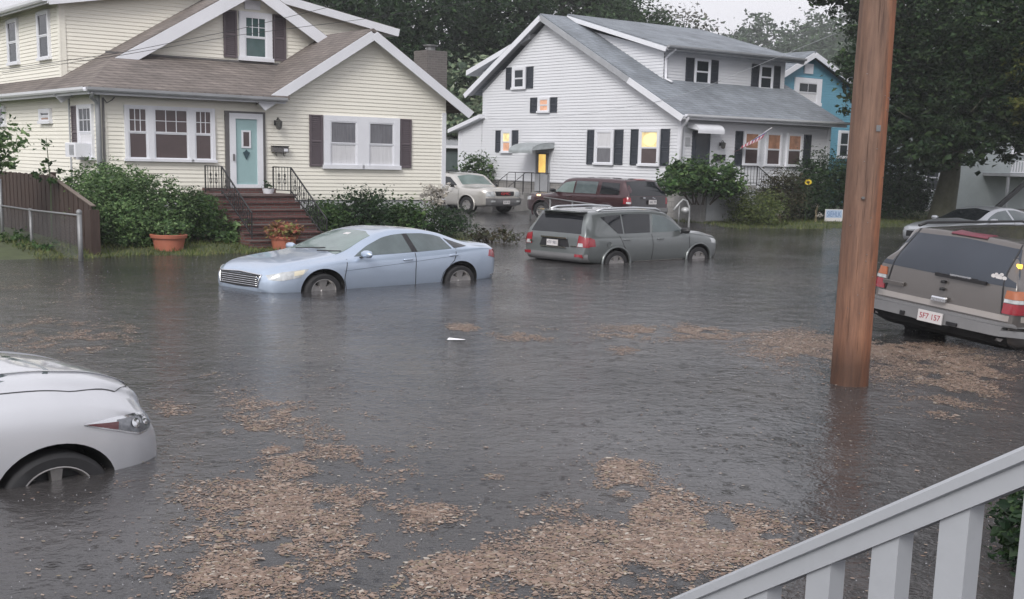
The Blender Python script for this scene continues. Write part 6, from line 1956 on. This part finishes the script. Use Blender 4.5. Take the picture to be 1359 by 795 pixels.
# ------------------------------------------------------------------ light and camera
def world_and_camera():
    w = bpy.data.worlds.new('World')
    SC.world = w
    w.use_nodes = True
    nt = w.node_tree
    bg = nt.nodes['Background']
    sky = nt.nodes.new('ShaderNodeTexSky')
    sky.sky_type = 'NISHITA'
    sky.sun_disc = False
    sky.sun_elevation = R(38)
    sky.sun_rotation = R(200)
    sky.air_density = 1.5
    sky.dust_density = 4
    hs = nt.nodes.new('ShaderNodeHueSaturation')
    hs.inputs['Saturation'].default_value = .12
    nt.links.new(sky.outputs[0], hs.inputs['Color'])
    # an overcast lid: the same luminance in every direction, slightly lavender
    mx = nt.nodes.new('ShaderNodeMix')
    mx.data_type = 'RGBA'
    mx.inputs[0].default_value = .72
    nt.links.new(hs.outputs[0], mx.inputs[6])
    mx.inputs[7].default_value = (6.15, 6.08, 6.6, 1)
    nt.links.new(mx.outputs[2], bg.inputs['Color'])
    bg.inputs['Strength'].default_value = .1
    sl = bpy.data.lights.new('sun', 'SUN')
    sl.energy = 1.2
    sl.angle = R(25)
    sl.color = (1, .97, .93)
    so = bpy.data.objects.new('sun', sl)
    COL.objects.link(so)
    so.rotation_euler = (R(90 - 38), 0, R(-20 + 0))
    cam = bpy.data.cameras.new('camera')
    co = bpy.data.objects.new('camera', cam)
    COL.objects.link(co)
    co.location = (0, 0, 2.6 * PZ)
    pt, ro, yw = .18555, .02417, .00164
    f = Vector((math.sin(yw) * math.cos(pt), math.cos(yw) * math.cos(pt), -math.sin(pt)))
    r0 = Vector((math.cos(yw), -math.sin(yw), 0)); u0 = r0.cross(f)
    r = r0 * math.cos(ro) + u0 * math.sin(ro)
    u = -r0 * math.sin(ro) + u0 * math.cos(ro)
    co.rotation_euler = Matrix((r, u, -f)).transposed().to_euler()
    cam.sensor_width = 36
    cam.lens = 36 * 1627.1 / 1359
    cam.shift_y = 118.96 / 1359
    cam.clip_start = .05
    cam.clip_end = 3000
    SC.camera = co
    SC.view_settings.view_transform = 'Standard'
    SC.view_settings.look = 'None'
    SC.view_settings.exposure = EXPOSURE
    SC.view_settings.gamma = 1
    SC.render.engine = 'CYCLES'
    SC.cycles.use_denoising = True
    SC.cycles.denoiser = 'OPENIMAGEDENOISE'
    SC.cycles.max_bounces = 8
    SC.cycles.transparent_max_bounces = 8
    SC.cycles.caustics_reflective = False
    SC.cycles.caustics_refractive = False
    SC.cycles.use_adaptive_sampling = True
    SC.cycles.adaptive_threshold = .01


def haze():
    m = bpy.data.materials.new('rain_haze')
    m.use_nodes = True
    nt = m.node_tree
    nt.nodes.remove(nt.nodes['Principled BSDF'])
    v = nt.nodes.new('ShaderNodeVolumePrincipled')
    v.inputs['Color'].default_value = (.86, .88, .9, 1)
    v.inputs['Density'].default_value = HAZE
    v.inputs['Anisotropy'].default_value = .2
    nt.links.new(v.outputs[0], nt.nodes['Material Output'].inputs['Volume'])
    mb = MB().box(-290, 330, -40, 350, -1.6, 48)
    tag(obj('haze', mb, m), kind='stuff')
# ------------------------------------------------------------------ put it together
EXPOSURE = 0.82
WATER_BUMP = .62
LITTER = 1.0
WCABLE = [(-1.13, 50.19, 4.64), (0.0, 48.7, 4.5), (0.92, 47.46, 4.55), (3.0, 44.7, 4.83), (4.84, 42.26, 5.23), (5.89, 40.88, 5.64), (9, 36, 7.4)]
HAZE = .0009
ground(); water(); leaf_litter(); rain_splashes(); grass_tufts()
cream_house(); white_house(); blue_house(); far_house()
utility_pole(); wires(); fences(); porch_railing(); yard_things(); plants()
make_blue_sedan(); make_grey_suv(); make_silver_hood_car(); make_tan_suv(); make_gold_suv(); make_maroon_suv(); make_far_sedan()
haze()
world_and_camera()
